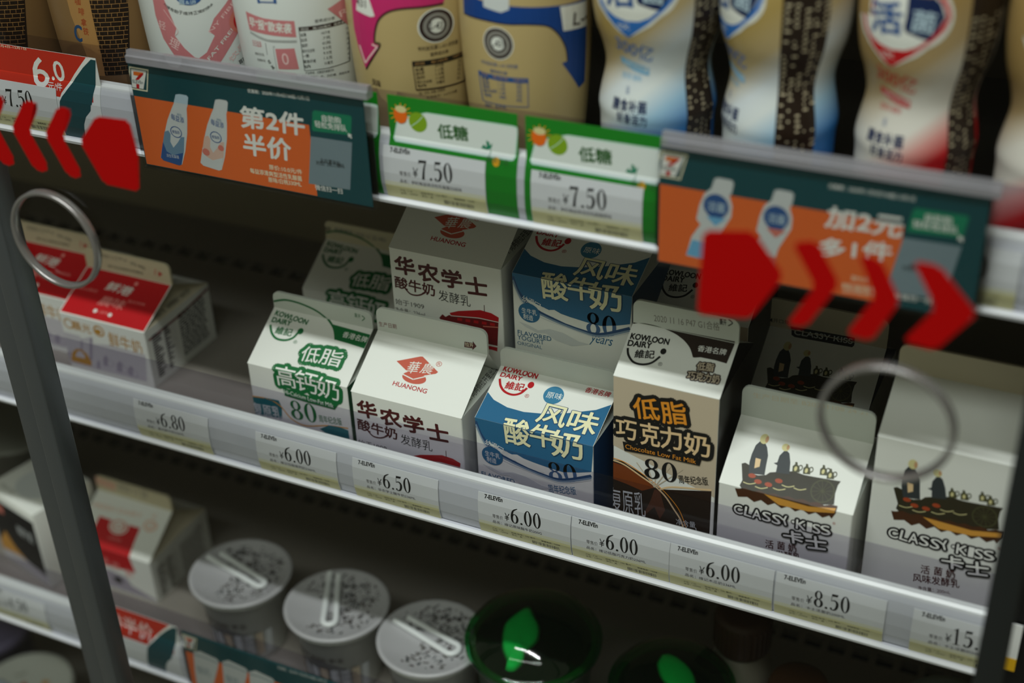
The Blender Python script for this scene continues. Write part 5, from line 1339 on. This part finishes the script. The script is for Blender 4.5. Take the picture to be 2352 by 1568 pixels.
pa=[x for x in ART['promo'] if not (x[0]=='t' or x[0]=='e')]+[('t','第2件',(.004,.030),(.030,.030),(.004,.044),'palepink',.03),('t','半价',(.030,.0300),(.0550,.0300),(.031,.0440),'palepink',.04)]
promo(-.6140,L0,pa,'red and teal promotion card on the lower rail beside the door post')
def lowsugar(x0,label): return rail_piece('shelf_card',label,'shelf card',x0,U0,.0680,.0557,ART['lowsugar'],GRN,.0003,group='green low sugar cards on the upper rail')
lowsugar(-.4055,'green low sugar card mostly hidden behind the left promotion sign')
lowsugar(-.3320,'green low sugar card above the left 7.50 price tag')
lowsugar(-.2600,'green low sugar card touching the right promotion sign')

# ---------------------------------------------------------------- promotion signs in clear holders
def sign(x0,zl,art,label,ridge=True):
    t=thing('promotion_sign',label,'sign',(x0,-.0085,zl-.001),0,'orange promotion signs hung on the rails')
    c=MB(); c.box((0,0,0),(.138,.0006,.0565),ink('teal')); put(art,lambda u,v:(c,mpS),(),(),(0,.138,0,.0565)); c.build('printed_card',t)
    h=MB(); h.box((-.0004,.0008,-.0012),(.1410,.0016,.0570),HOLDER); h.box((-.0004,-.0020,-.0012),(.1392,-.0014,.0570),HOLDER); h.box((-.0004,-.0014,-.0012),(.1392,.0008,-.0005),HOLDER); hd=h.build('clear_holder',t)
    if not ridge: return t
    r=MB(); r.prism([(-.0022,.0572),(.0030,.0572),(.0034,.0600),(.0026,.0632),(-.0006,.0636),(-.0012,.0612),(-.0024,.0608)],'x',.0012,.1418,HOLDTOP); r.build('holder_ridge',hd)
    return t
mpS=lambda u,v,o:(u,-o,v)
sign(-.478,U0,ART['signbase']+ART['signA'],'orange and teal promotion sign showing two bottles at left')
sign(-.192,U0,ART['signbase']+ART['signB'],'orange and teal promotion sign behind the right facing red arrow')
sign(-.524,L0+.004,ART['signbase']+ART['signC'],'orange and teal promotion sign with pictured cups on the lower rail',False)

# ---------------------------------------------------------------- gable-top cartons
def carton(name,label,W,He,rise,fin,arts,loc,side=None,finm=None,sideart=None,dent=False,group=None,gus=None,gtext=None):
    D=W; g=math.hypot(D/2,rise); t=thing(name,label,'milk carton',loc,0,group)
    b=MB(); f=MB(); side=side or PAPER; finm=finm or CREAM; gus=gus or finm
    bm=bmesh.new(); bmesh.ops.create_cube(bm,size=1)
    for v in bm.verts: v.co=Vector((v.co.x*W,v.co.y*D,(v.co.z+.5)*He))
    bm.faces.ensure_lookup_table()
    top=[q for q in bm.faces if q.normal.z>.5]; bmesh.ops.delete(bm,geom=top,context='FACES_ONLY')
    ve=[e_ for e_ in bm.edges if abs(e_.verts[0].co.z-e_.verts[1].co.z)>.001]
    bmesh.ops.bevel(bm,geom=ve,offset=.0009,segments=3,affect='EDGES',profile=.5)
    sidef=[q for q in bm.faces if abs(q.normal.x)>.8]
    bm.verts.index_update(); vs=[v.co[:] for v in bm.verts]
    b.add(vs,[[v.index for v in q.verts] for q in bm.faces if q not in sidef],PAPER,False)
    b.add(vs,[[v.index for v in q.verts] for q in sidef],side,False); bm.free()
    h,r=W/2,He+rise
    b.add([(-h,-D/2,He),(h,-D/2,He),(h,0,r),(-h,0,r)],[(0,1,2,3)],PAPER)
    if dent: b.add([(-h,0,r),(h,0,r),(h,.0125,He+.0030),(-h,.0125,He+.0030),(h,D/2,He),(-h,D/2,He)],[(0,1,2,3),(3,2,4,5)],PAPER)
    else: b.add([(-h,0,r),(h,0,r),(h,D/2,He),(-h,D/2,He)],[(0,1,2,3)],PAPER)
    for s in (-1,1):
        A,B,Cc,Mm=(s*h,-D/2,He),(s*h,D/2,He),(s*h,0,r),(s*(h-W*.36),0,He+rise*.72)
        B2=(s*h,.0125,He+.003) if dent else B
        b.add([A,B,Cc,Mm,B2],[(0,1,3)],gus); b.add([A,B,Cc,Mm,B2],[(0,3,2),(3,4,2)],PAPER)
    rc=.0042; pts=[(-h,r-.0006),(h,r-.0006)]
    for k in range(5): a=k/4*PI/2; pts.append((h-rc+rc*math.cos(a),r+fin-rc+rc*math.sin(a)))
    for k in range(5): a=PI/2+k/4*PI/2; pts.append((-h+rc+rc*math.cos(a),r+fin-rc+rc*math.sin(a)))
    f.prism(pts,'y',-.0009,.0009,finm)
    def mf(u,v,o): return (u-h,-D/2-o,He+v)
    def mg(u,v,o): q=v/g; return (u-h,-D/2+q*D/2-o*rise/g,He+q*rise+o*(D/2)/g)
    def mn(u,v,o): return (u-h,-.0009-o,He+rise+v-g)
    pick=lambda u,v:(b,mf) if v<0 else ((b,mg) if v<g else (f,mn))
    for a in arts: put(a,pick,(),(0,g),(.0002,W-.0002,-He+.001,g+fin-.0003))
    if sideart: put(sideart,lambda u,v:(b,lambda u,v,o:(h+o,u-D/2,He+v)),(),(),(.001,D-.001,-He+.001,-.001))
    if gtext:
        # lettering on the folded-in side slope, running from the front corner to the back
        O=Vector((h,-D/2,He)); e1=Vector((0,1,0)); M_=Vector((h-W*.36,0,He+rise*.72)); e2=(M_-O); e2=(e2-e1*e2.dot(e1)).normalized(); nn=e1.cross(e2).normalized()
        if nn.z<0: nn=-nn
        put([('t',gtext,(.016,.0022),(.054,.0022),(.016,.0062),'ink',.02)],lambda u,v:(b,lambda u,v,o:tuple(O+e1*u+e2*v+nn*o)))
    b.build('carton_body',t); f.build('sealed_top_fin',t)
    return t
def at(x0,y0,W): return (x0+W/2,y0+W/2)
G=ART
SG=mat('side_green','0d4a2b',.42,.35); SB=mat('side_blue','123f6d',.42,.35); SK=mat('side_dark','17130f',.42,.35); SWHT=PAPER
FINC=mat('fin_board','d3d8cf',.45,.3)
hu=carton('milk_carton','white carton with red mortarboard emblem in the front row',.07,.0647,.0215,.0148,[G['huan']],at(-.3802,.0126,.07)+(M0,),finm=FINC,dent=True,group='small gable top cartons',gtext='1. 向两侧拉开至出口处')
copy_thing(hu,at(-.3766,.0604,.07)+(M0+.0684,),'white carton with mortarboard emblem raised behind the front row')
# a low step behind the front row lifts the two middle rear cartons
yg=carton('milk_carton','blue and white yogurt carton in the front row',.07,.0628,.0135,.012,[G['yog'],G['yog80']],at(-.3055,.019,.07)+(M0,),side=SB,finm=FINC,dent=True,group='small gable top cartons')
carton('milk_carton','blue and white yogurt carton raised behind the front row',.07,.0628,.0135,.012,[G['yog'],G['yogyears']],at(-.3013,.063,.07)+(M0+.0684,),side=SB,finm=FINC,group='small gable top cartons')
s=MB(); s.bbox((-.390,.0905,0),(-.2295,.150,.0683),DECK,.002)
tag(s.build('riser_block',None,(0,0,M0)),'grey riser block lifting the two middle rear cartons','riser')
gr=carton('milk_carton','green and white low fat milk carton in the front row',.0683,.060,.0205,.0105,[G['green']],at(-.4564,.0208,.0683)+(M0,),side=SG,finm=FINC,group='small gable top cartons')
carton('milk_carton','green and white low fat carton standing behind the front one',.0683,.060,.0205,.0125,[G['green'],G['greenback']],at(-.4740,.1080,.0683)+(M0,),side=SG,finm=CREAM,group='small gable top cartons')
ch=carton('milk_carton','slim brown and beige chocolate milk carton in the front row',.057,.1052,.0168,.0135,[G['choc']],at(-.2273,.0264,.057)+(M0,),side=SK,finm=FINC,gus=SK,group='small gable top cartons')
copy_thing(ch,at(-.2345,.0968,.057)+(M0+.0001,),'slim chocolate milk carton behind the front one, partly under the red arrow')
carton('milk_carton','small white carton with a cart picture in the front row',.0686,.0609,.0211,.0177,[G['classy'],G['classydate']],at(-.166,.0177,.0686)+(M0,),finm=FINC,group='small gable top cartons')
carton('milk_carton','white carton with black name badge on its top fin, behind the small one',.0686,.0609,.0211,.0177,[G['classy'],G['classyback']],at(-.180,.108,.0686)+(M0,),finm=BEIGE,gus=SK,group='small gable top cartons')
(su,bu),(sv,bv)=(1.019,.0021),(1.0277,-.0411)
def remap(a):
    P=lambda p:(p[0]*su+bu,p[1]*sv+bv); out=[]
    for x in a:
        x=list(x)
        if x[0] in 'td': x[2:5]=[P(p) for p in x[2:5]]
        elif x[0]=='e': x[1]=P(x[1])
        else: x[1]=[P(p) for p in x[1]]
        out.append(tuple(x))
    return out
carton('milk_carton','large white carton with a cart picture at the right end of the shelf',.07,.102,.018,.0145,[remap(G['classy'])],at(-.0923,.030,.07)+(M0,),finm=BEIGE)
rd=carton('milk_carton','red topped fresh milk carton, fully visible beside the empty space',.0693,.0425,.0175,.0143,[G['red']],at(-.6254,.047,.0693)+(M0,),finm=CREAM,sideart=G['redside'],gus=BEIGE,gtext='开启方法：向两侧推开 向前拉开',group='red topped milk cartons')
copy_thing(rd,at(-.6975,.060,.0693)+(M0,),'red topped fresh milk carton behind the round door handle')
carton('milk_carton','cream carton with a red label on the lower shelf',.07,.0385,.024,.0125,[G['low']],at(-.6753,.057,.07)+(L0,),finm=CREAM,sideart=[(p if p[0]!='l' else ('l',p[1],p[2],'grey')) for p in G['redside'][20:]],gus=BEIGE)

# ---------------------------------------------------------------- yogurt drink bottles on the upper shelf
STR=[(0,.78),(.004,.83),(.012,.86),(.030,.90),(.050,.96),(.070,1.0),(.090,1.02),(.110,1.0),(.130,.95),(.150,.76),(.162,.56),(.166,.47)]
WAV=[(0,.78),(.004,.82),(.010,.85),(.030,.86),(.049,.86),(.056,.885),(.063,.85),(.075,.775),(.085,.83),(.0955,.94),(.112,1.0),(.130,.97),(.148,.76),(.160,.54),(.164,.47)]
def bottle(label,x,y,r,prof,base,art,shift=0,cap='e8e8e4',twist=0,body2=None):
    t=thing('yogurt_drink_bottle',label,'bottle',(x,y,U0),0,'yogurt drink bottles on the upper shelf')
    zs=[]; pr=[(z,k) for z,k in prof]
    sm=spline([(z,k) for z,k in pr],3); prof2=[(k*r,z) for z,k in sm]
    b=MB(); n=48; b.lathe(prof2,base,n)
    cu=[2*PI*k/n*r for k in range(-16,17)]; cv=[p[1] for p in prof2]
    def rad(z):
        for (a,z0),(c,z1) in zip(prof2,prof2[1:]):
            if z0<=z<=z1: return a+(c-a)*(z-z0)/max(z1-z0,1e-9)
        return prof2[-1][0]
    st=2*PI/n
    def mp(u,v,o):
        th=u/r; k=math.floor(th/st+1e-9); a0,a1=k*st,(k+1)*st; q=(th-a0)/st; R=rad(v)+o
        return (R*(math.sin(a0)*(1-q)+math.sin(a1)*q), -R*(math.cos(a0)*(1-q)+math.cos(a1)*q), v)
    def sh(p): return (p[0]+shift,p[1])
    A_=[]
    for p in art:
        p=list(p)
        if p[0] in 'td': p[2:5]=[sh(q) for q in p[2:5]]
        elif p[0]=='e': p[1]=sh(p[1])
        else: p[1]=[sh(q) for q in p[1]]
        A_.append(tuple(p))
    lim=1.55*r
    put(A_,lambda u,v:(b,mp),cu,cv,(-lim,lim,.003,.125))
    b.build('bottle_body',t)
    c=MB(); R=prof2[-1][0]; z=prof2[-1][1]; c.lathe([(R*1.22,z+.0004),(R*1.25,z+.004),(R*1.25,z+.015),(R*1.15,z+.018),(R*.6,z+.0185)],mat('cap_'+cap,cap,.4,.4),32); c.build('cap',t)
    return t
def bandmat(name, stops, spd=0, rough=.32):
    # label colour bands running up the bottle (printed gradient), from Object coordinates
    m=mat(name,'ffffff',rough,.4); nt=m.node_tree; b=nt.nodes['Principled BSDF']
    tc=nt.nodes.new('ShaderNodeTexCoord'); sp=nt.nodes.new('ShaderNodeSeparateXYZ'); nt.links.new(tc.outputs['Object'],sp.inputs[0])
    ml=nt.nodes.new('ShaderNodeMath'); ml.operation='MULTIPLY_ADD'; ml.inputs[1].default_value=spd; nt.links.new(sp.outputs['X'],ml.inputs[0]); nt.links.new(sp.outputs['Z'],ml.inputs[2])
    mr=nt.nodes.new('ShaderNodeMapRange'); mr.inputs[1].default_value=0; mr.inputs[2].default_value=.15; nt.links.new(ml.outputs[0],mr.inputs[0])
    cr=nt.nodes.new('ShaderNodeValToRGB'); nt.links.new(mr.outputs[0],cr.inputs[0]); el=cr.color_ramp.elements
    while len(el)<len(stops): el.new(.5)
    for e_,(p,c) in zip(el,stops): e_.position=p; e_.color=lin(c)
    nt.links.new(cr.outputs[0],b.inputs['Base Color']); return m
TAN=mat('label_tan','8c6a40',.38,.4); WHT=mat('label_white','dfe3df',.32,.45); LAT=mat('label_latte','bda672',.34,.4)
BLB=bandmat('label_blue_band',[(0,'0f4f9c'),(.22,'2a76bd'),(.34,'9fc4dd'),(.44,'dfe4e2'),(.52,'d7dde0'),(.62,'bba67a'),(.74,'ad9355'),(1,'b59c60')],-.9)
RDB=bandmat('label_red_band',[(0,'b00a14'),(.29,'bd1019'),(.36,'dd9a92'),(.43,'e3ded4'),(.52,'d8d3c8'),(.62,'b0976c'),(.74,'9f824e'),(1,'a98a54')],-.9)
NUT=[('p',[(.0262,-.01),(.0470,-.01),(.0470,.14),(.0262,.14)],'darkcoffee')]
for k in range(46):
    z=.012+.0023*k; u=.0275
    while u<.046:
        if random.random()<.7: NUT.append(('l',[(u,z),(u+.0008+.0022*random.random(),z)],.0009,'kraft'))
        u+=.0042
bottle('tan coffee drink bottle cut off by the left edge',-.600,.045,.033,STR,TAN,ART['tan'])
bottle('tan coffee drink bottle with a dark text panel beside the white bottles',-.527,.042,.0325,STR,TAN,ART['tan'])
bottle('white and rose bottle with a round blue badge above the orange sign',-.4640,.040,.0315,STR,WHT,ART['wpA'])
bottle('white bottle turned to its nutrition table',-.4015,.040,.0335,STR,WHT,ART['wpB'])
bottle('pink and cream bottle with a round dark seal',-.3375,.040,.0315,STR,LAT,ART['pink'])
bottle('dark blue and cream bottle with a round dark seal',-.2780,.042,.0305,STR,LAT,ART['blue'])
bottle('wavy blue and white bottle, badge facing front, above the green card',-.2110,.040,.0305,WAV,BLB,ART['b6']+NUT)
bottle('wavy blue and white bottle turned to its dark text panel',-.1540,.042,.0290,WAV,BLB,ART['b6']+NUT,shift=-.0205)
bottle('wavy red and white bottle above the right promotion sign',-.0940,.042,.0290,WAV,RDB,ART['redb']+NUT,shift=-.0055)
bottle('dark red bottle cut off by the right edge',-.0350,.042,.0285,WAV,RDB,ART['redb'],shift=.004)

# ---------------------------------------------------------------- yogurt cups on the lower shelf
CUP=mat('cup_plastic','d9ddd8',.35,.45); SPOONW=mat('white_spoon','e3e6e6',.35,.45)
FILM=mat('lid_film','b4b3b5',.3,.5,noise=.1,scale=60,bump=.2)
def lid_art(seed):
    rnd=random.Random(seed); a=[]
    for k in range(330):
        th=rnd.random()*2*PI; r=.006+.0235*rnd.random(); x,y=r*math.cos(th),r*math.sin(th)
        if abs(th-PI*1.2)<.7: continue
        l=.0008+.0035*rnd.random(); q=rnd.random()*PI
        a.append(('l',[(x,y),(x+l*math.cos(q),y+l*math.sin(q))],.0007+.0006*rnd.random(),rnd.choice(('greytxt','inkbrown','greytxt','slate'))))
    a.sort(key=lambda p:p[3])
    a.append(('t','CLASSY·KISS·卡士',(-.016,.014),(.012,.021),(-.0175,.0185),'ink',.02))
    return a
def cup(x,y,label,seed,bars):
    t=thing('yogurt_cup',label,'yogurt cup',(x,y,L0),0,'white yogurt cups with spoons in the lids')
    b=MB(); b.lathe([(.0245,0),(.0255,.002),(.0300,.046),(.0306,.0465),(.0315,.056),(.0345,.0562),(.0347,.0585),(.0325,.0590)],CUP,48)
    n=48; r=.0285
    def rad(z): return .0255+(.0300-.0255)*(z-.002)/.044
    mp=lambda u,v,o:((rad(v)+.0002+o)*math.sin(u/r),-(rad(v)+.0002+o)*math.cos(u/r),v)
    a=[('t','CLASSY·KISS·卡士',(-.026,.0350),(.018,.0350),(-.026,.0395),'inkbrown',.03)]
    for k in range(9): a.append(('p',[(-.030+.0075*k,.006),(-.0245+.0075*k,.006),(-.0245+.0075*k,.028),(-.030+.0075*k,.028)],('palegrey','tan','palegrey')[k%3]))
    for k in range(5): a.append(('t','卡士酸奶',(.004+.0,.026-.005*k),(.026,.026-.005*k),(.004,.0295-.005*k),'greytxt',0))
    put(a,lambda u,v:(b,mp),[2*PI*k/n*r for k in range(-20,21)],(),(-.05,.05,.004,.045)); b.build('cup_body',t)
    l=MB(); l.lathe([(.0352,.0588),(.0362,.0602),(.0362,.0618),(.0340,.0624),(.0330,.0612),(.0001,.0612)],FILM,56)
    put(lid_art(seed),lambda u,v:(l,lambda u,v,o:(u,v,.0612+o)),(),(),(-.03,.03,-.03,.03)); ld=l.build('foil_lid',t)
    s=MB(); (ax,ay),(bx,by),(cx,cy),(dx,dy)=bars
    mid=((bx+dx)/2,(by+dy)/2); dd=Vector((bx-ax,by-ay)).normalized(); w_=math.hypot(bx-dx,by-dy)/2
    pts=[(ax,ay)]+[(ax+(bx-ax)*k/4,ay+(by-ay)*k/4) for k in range(1,5)]
    a0=math.atan2(by-mid[1],bx-mid[0]); sgn=1 if dd.dot(Vector((math.cos(a0+PI/2),math.sin(a0+PI/2))))>0 else -1
    for k in range(1,6): q=a0+sgn*PI*k/6; pts.append((mid[0]+w_*math.cos(q),mid[1]+w_*math.sin(q)))
    pts += [(dx,dy)]+[(dx+(cx-dx)*k/4,dy+(cy-dy)*k/4) for k in range(1,5)]
    s.tube([(p[0],p[1],.0632) for p in pts],.0022,SPOONW,10,False,.8); s.build('folded_spoon',ld)
    return t
cup(-.519,.0548,'white yogurt cup with folded spoon, beside the cream carton',1,[(-.0300,.0036),(.0198,-.0087),(-.0235,.0100),(.0206,-.0020)])
cup(-.4395,.0535,'white yogurt cup whose folded spoon points straight up its lid',2,[(-.0200,.0240),(.001,-.0188),(-.0130,.0240),(.0086,-.0151)])
cup(-.3655,.0510,'white yogurt cup with folded spoon, beside the big green lid',3,[(-.0290,.0030),(.0153,-.0096),(-.0220,.0090),(.0206,-.0010)])

# ---------------------------------------------------------------- green lidded tubs
def tub_mat():
    m=bpy.data.materials.new('green_clear_lid'); m.use_nodes=True; nt=m.node_tree; nt.nodes.remove(nt.nodes['Principled BSDF'])
    t=nt.nodes.new('ShaderNodeBsdfTransparent'); t.inputs[0].default_value=(.06,.62,.24,1)
    g=nt.nodes.new('ShaderNodeBsdfGlossy'); g.inputs['Roughness'].default_value=.06
    f=nt.nodes.new('ShaderNodeFresnel'); f.inputs[0].default_value=1.5; mx=nt.nodes.new('ShaderNodeMixShader')
    geo=nt.nodes.new('ShaderNodeNewGeometry'); inv=nt.nodes.new('ShaderNodeMath'); inv.operation='SUBTRACT'; inv.inputs[0].default_value=1.0
    m2=nt.nodes.new('ShaderNodeMath'); m2.operation='MULTIPLY'; nt.links.new(geo.outputs['Backfacing'],inv.inputs[1]); nt.links.new(f.outputs[0],m2.inputs[0]); nt.links.new(inv.outputs[0],m2.inputs[1])
    nt.links.new(m2.outputs[0],mx.inputs[0]); nt.links.new(t.outputs[0],mx.inputs[1]); nt.links.new(g.outputs[0],mx.inputs[2]); nt.links.new(mx.outputs[0],nt.nodes['Material Output'].inputs[0])
    return m
TUBF=mat('dark_filling','06120a',.5,.3); TUBLID=tub_mat(); TUBB=mat('tub_dark_green','0d4426',.35,.5,coat=.3); SPG=mat('tub_spoon','d8efe0',.4,.4)
def tub(x,y,label,outline,sc):
    t=thing('dessert_tub',label,'tub',(x,y,L0),0,'dark green tubs with a spoon under the lid')
    b=MB(); b.lathe([(.030,0),(.031,.002),(.0385,.078),(.0410,.0785),(.0412,.0815),(.037,.082)],TUBB,56,cap1=False); b.lathe([(.0372,.0819),(.001,.0821)],TUBF,56,cap0=False); b.build('tub_body',t)
    l=MB(); l.lathe([(.0418,.079),(.0435,.0805),(.0438,.0850),(.0425,.0865),(.0405,.0868),(.0400,.0905),(.0370,.0925),(.0365,.0940),(.0330,.0952),(.0325,.0962),(.0255,.0972),(.0250,.0980),(.0010,.0984)],TUBLID,64,cap0=False); l.build('clear_green_lid',t)
    s=MB(); n=len(outline); cx=sum(p[0] for p in outline)/n; cy=sum(p[1] for p in outline)/n
    k=.92; base=.0835
    o3=[(cx+(p[0]-cx)*k,cy+(p[1]-cy)*k) for p in spline(list(outline)+[outline[0]],4)[:-1]]
    vs=[]; N=len(o3)
    for f_,dz in ((1,0),(.82,.0026),(.5,.0040),(.15,.0044)): vs += [(cx+(p[0]-cx)*f_,cy+(p[1]-cy)*f_,base+dz) for p in o3]
    fs=[(i*N+j,i*N+(j+1)%N,(i+1)*N+(j+1)%N,(i+1)*N+j) for i in range(3) for j in range(N)]+[tuple(3*N+j for j in range(N)),tuple(range(N-1,-1,-1))]
    s.add(vs,fs,SPG,True); s.build('spoon',t); t.scale=(sc,sc,sc)
    return t
S1=[(-.0166,.0280),(-.0205,.0193),(-.0235,.0054),(-.0181,-.0111),(-.0139,-.0189),(-.0064,-.0278),(-.0040,-.0345),(.0020,-.0335),(.0047,-.0249),(.0023,-.0143),(.0048,-.0013),(.0004,.0119),(-.0085,.0219),(-.0136,.0274)]
S2=[(-.0180,.0265),(-.0185,.0182),(-.0165,.0122),(-.0090,.0018),(.0020,-.0045),(.0110,-.0100),(.0180,-.0090),(.0168,.0072),(.0090,.0191),(-.0030,.0270),(-.0130,.0292)]
tub(-.2930,.0560,'dark green lidded tub with an upright spoon under the lid',S1,1)
tub(-.2015,.0600,'dark green lidded tub with a tilted spoon, partly cut by the lower edge',S2,.9)

# ---------------------------------------------------------------- brown-capped bottles, small things on the lower shelves
CAPB=mat('brown_cap','3a2412',.45,.35); MILKB=mat('milky_bottle','8f8a7c',.4,.4)
def capped(x,y,label):
    t=thing('drink_bottle',label,'bottle',(x,y,L0),0,'brown capped bottles at the right of the lower shelf')
    b=MB(); b.lathe([(.0185,0),(.0200,.003),(.0208,.015),(.0208,.045),(.0190,.058),(.0155,.066),(.0150,.076)],MILKB,40); b.build('bottle_body',t)
    c=MB(); pts=[]
    c.lathe([(.0172,.071),(.0179,.073),(.0179,.095),(.0167,.0985),(.0135,.0995),(.001,.0998)],CAPB,60,cap1=True)
    for k in range(30): a=2*PI*k/30; c.box((.0178*math.cos(a)-.0006,.0178*math.sin(a)-.0006,.074),(.0178*math.cos(a)+.0006,.0178*math.sin(a)+.0006,.094),CAPB)
    c.build('ribbed_cap',t); return t
k0=capped(-.1745,.1160,'brown capped bottle standing behind, nearest the smaller green lidded tub')
copy_thing(k0,(-.1265,.0710,L0),'brown capped bottle in front of the other one, at the lower edge')
t=thing('dessert_cup','cup with a clear domed lid at the lower right corner','cup',(-.0455,.118,L0))
b=MB(); b.lathe([(.020,0),(.0215,.002),(.027,.058),(.0285,.0585),(.0285,.0600)],mat('grey_cup','7d8880',.4,.4),40); b.build('cup_body',t)
b=MB(); b.lathe([(.0295,.0595),(.0300,.0610),(.0290,.0630),(.0262,.0635),(.0240,.0690),(.0150,.0730),(.001,.0738)],mat('frosted_lid','8fa3a0',.2,.6,coat=.4),48); b.build('domed_lid',t)
t=thing('milk_brick','small black and white box carton left of the door post','milk carton',(-.7130,.0700,L0),-.24)
b=MB(); b.bbox((-.0300,-.0265,0),(.0300,.0265,.0715),PAPER,.0012)
put([('p',[(-.0288,.004),(.0288,.004),(.0288,.064),(-.0288,.064)],'ink'),('p',[(-.0288,.020),(-.018,.034),(-.008,.022),(.006,.014),(.0288,.010),(.0288,.004),(-.0288,.004)],'ochre'),('p',[(-.024,.052),(-.012,.052),(-.012,.060),(-.024,.060)],'salmon'),('t','纯牛奶',(.002,.040),(.022,.040),(.002,.050),'palegrey',.02),('p',[(-.0288,.004),(.0288,.004),(.0288,.012),(-.004,.016),(-.0288,.012)],'lavgrey')],lambda u,v:(b,lambda u,v,o:(u,-.0265-o,v)))
put([('e',(.002,.0),.0190,.0175,'palegrey',0),('t','开启方向',(-.022,-.020),(-.004,-.020),(-.022,-.016),'grey',0)],lambda u,v:(b,lambda u,v,o:(u,v,.0715+o)))
b.build('carton_body',t)
b=MB(); b.lathe([(.026,0),(.028,.003),(.035,.060),(.0375,.0605),(.0375,.063),(.034,.064)],mat('grey_tub','77786f',.4,.4),40)
tag(b.build('yogurt_tub',None,(-.790,.130,L0)),'grey round tub behind the black and white box carton','tub')
t=thing('round_tub','tub with a white printed lid at the lower left','tub',(-.7720,.0520,LEVELS[0]))
b=MB(); b.lathe([(.030,0),(.032,.003),(.0370,.058),(.0385,.0585)],CUP,48); b.build('tub_body',t)
b=MB(); b.lathe([(.0395,.0575),(.0405,.060),(.0402,.0640),(.0385,.0652),(.0370,.0645),(.001,.0645)],mat('white_lid','d5d8d0',.4,.4),56)
put([('e',(.014,.010),.0034,.003,'ochre',0),('p',[(-.004,.004),(.004,.001),(.012,-.004),(.010,-.008),(.002,-.004),(-.005,0)],'rust'),('t','鲜酪乳',(-.026,-.010),(-.004,-.014),(-.0245,-.001),'navy',.03),('l',[(-.016,.006),(-.012,.010),(-.010,.014)],.001,'olive')],lambda u,v:(b,lambda u,v,o:(u,v,.0645+o))); b.build('printed_lid',t)
t=thing('round_tub','tub with a purple lid at the left edge below the lower shelf','tub',(-.8520,.0980,LEVELS[0]))
b=MB(); b.lathe([(.026,0),(.028,.003),(.032,.058),(.034,.0585)],mat('purple_tub','4a4560',.4,.4),48); b.build('tub_body',t)
b=MB(); b.lathe([(.0345,.0575),(.0355,.060),(.0352,.0655),(.0330,.0668),(.0310,.0658),(.001,.0658)],mat('purple_lid','77708f',.35,.4),48); b.build('lid',t)

# ---------------------------------------------------------------- sliding glass doors
DY=-.090
def sx(x0,x1,m,mb,y0,y1): mb.bbox((x0,y0,-.45),(x1,y1,.72),m,.0012,2)
t=thing('sliding_glass_door','glass door with red arrows and two ring handles in front of the shelves','door',(0,DY,0))
g=MB(); g.box((-.5040,-.002,-.45),(-.0165,.002,.72),GLASS); g.build('glass_pane',t)
s=MB(); sx(-.5125,-.5015,ALU,s,-.0026,.0114); st_=s.build('door_stile',t); s=MB(); s.bbox((-.5142,.0006,-.45),(-.5123,.0110,.72),GASKET,.0003,1); s.build('rubber_gasket',st_)
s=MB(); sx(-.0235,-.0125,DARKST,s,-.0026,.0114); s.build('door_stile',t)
for nm in ('arrowL','arrowR'):
    s=MB()
    for p in ART[nm]:
        c=spline(list(p[1])+[p[1][0]],1)[:-1]
        bm=bmesh.new(); V=[bm.verts.new((x,-.0024,z)) for x,z in c]; f_=bm.faces.new(V)
        bmesh.ops.bevel(bm,geom=list(bm.verts),offset=.0014,segments=3,affect='VERTICES')
        r=bmesh.ops.extrude_face_region(bm,geom=list(bm.faces)); 
        for v in r['geom']:
            if isinstance(v,bmesh.types.BMVert): v.co.y+=.0003
        bmesh.ops.recalc_face_normals(bm,faces=bm.faces); s.bm(bm,ink('decalred'))
    s.build('arrow_sticker',t)
for cx in (-.4645,-.0697):
    s=MB(); cz=.1975
    R=.0245; pts=[(cx+R*math.cos(2*PI*k/64),0,cz+R*math.sin(2*PI*k/64)) for k in range(64)]
    vs=[]; fs=[]; prof=[(R-.0010,.0017),(R-.0010,-.0017),(R-.0005,-.0023),(R+.0006,-.0023),(R+.0011,-.0017),(R+.0011,.0017),(R+.0005,.0023),(R-.0005,.0023)]
    n=64; q=len(prof)
    for k in range(n):
        a=2*PI*k/n; vs += [(cx+r_*math.cos(a),y_-.0050,cz+r_*math.sin(a)) for r_,y_ in prof]
    for k in range(n):
        for j in range(q): fs.append((k*q+j,k*q+(j+1)%q,((k+1)%n)*q+(j+1)%q,((k+1)%n)*q+j))
    s.add(vs,fs,STEEL,True); s.build('ring_handle',t)
t=thing('sliding_glass_door','neighbouring glass door with a grey stile at the far left edge','door',(0,DY+.012,0))
s=MB(); sx(-.5446,-.5260,ALU,s,.003,.013); s.build('door_stile',t)
g=MB(); g.box((-1.10,.0060,-.45),(-.530,.0090,.72),GLASS); g.build('glass_pane',t)
mb=MB(); mb.bbox((-1.17,DY-.022,-.49),(.10,DY+.020,-.45),ALU,.002); struct(mb.build('trim_1'))

bpy.data.objects.remove(FO,do_unlink=True); bpy.data.curves.remove(FC)
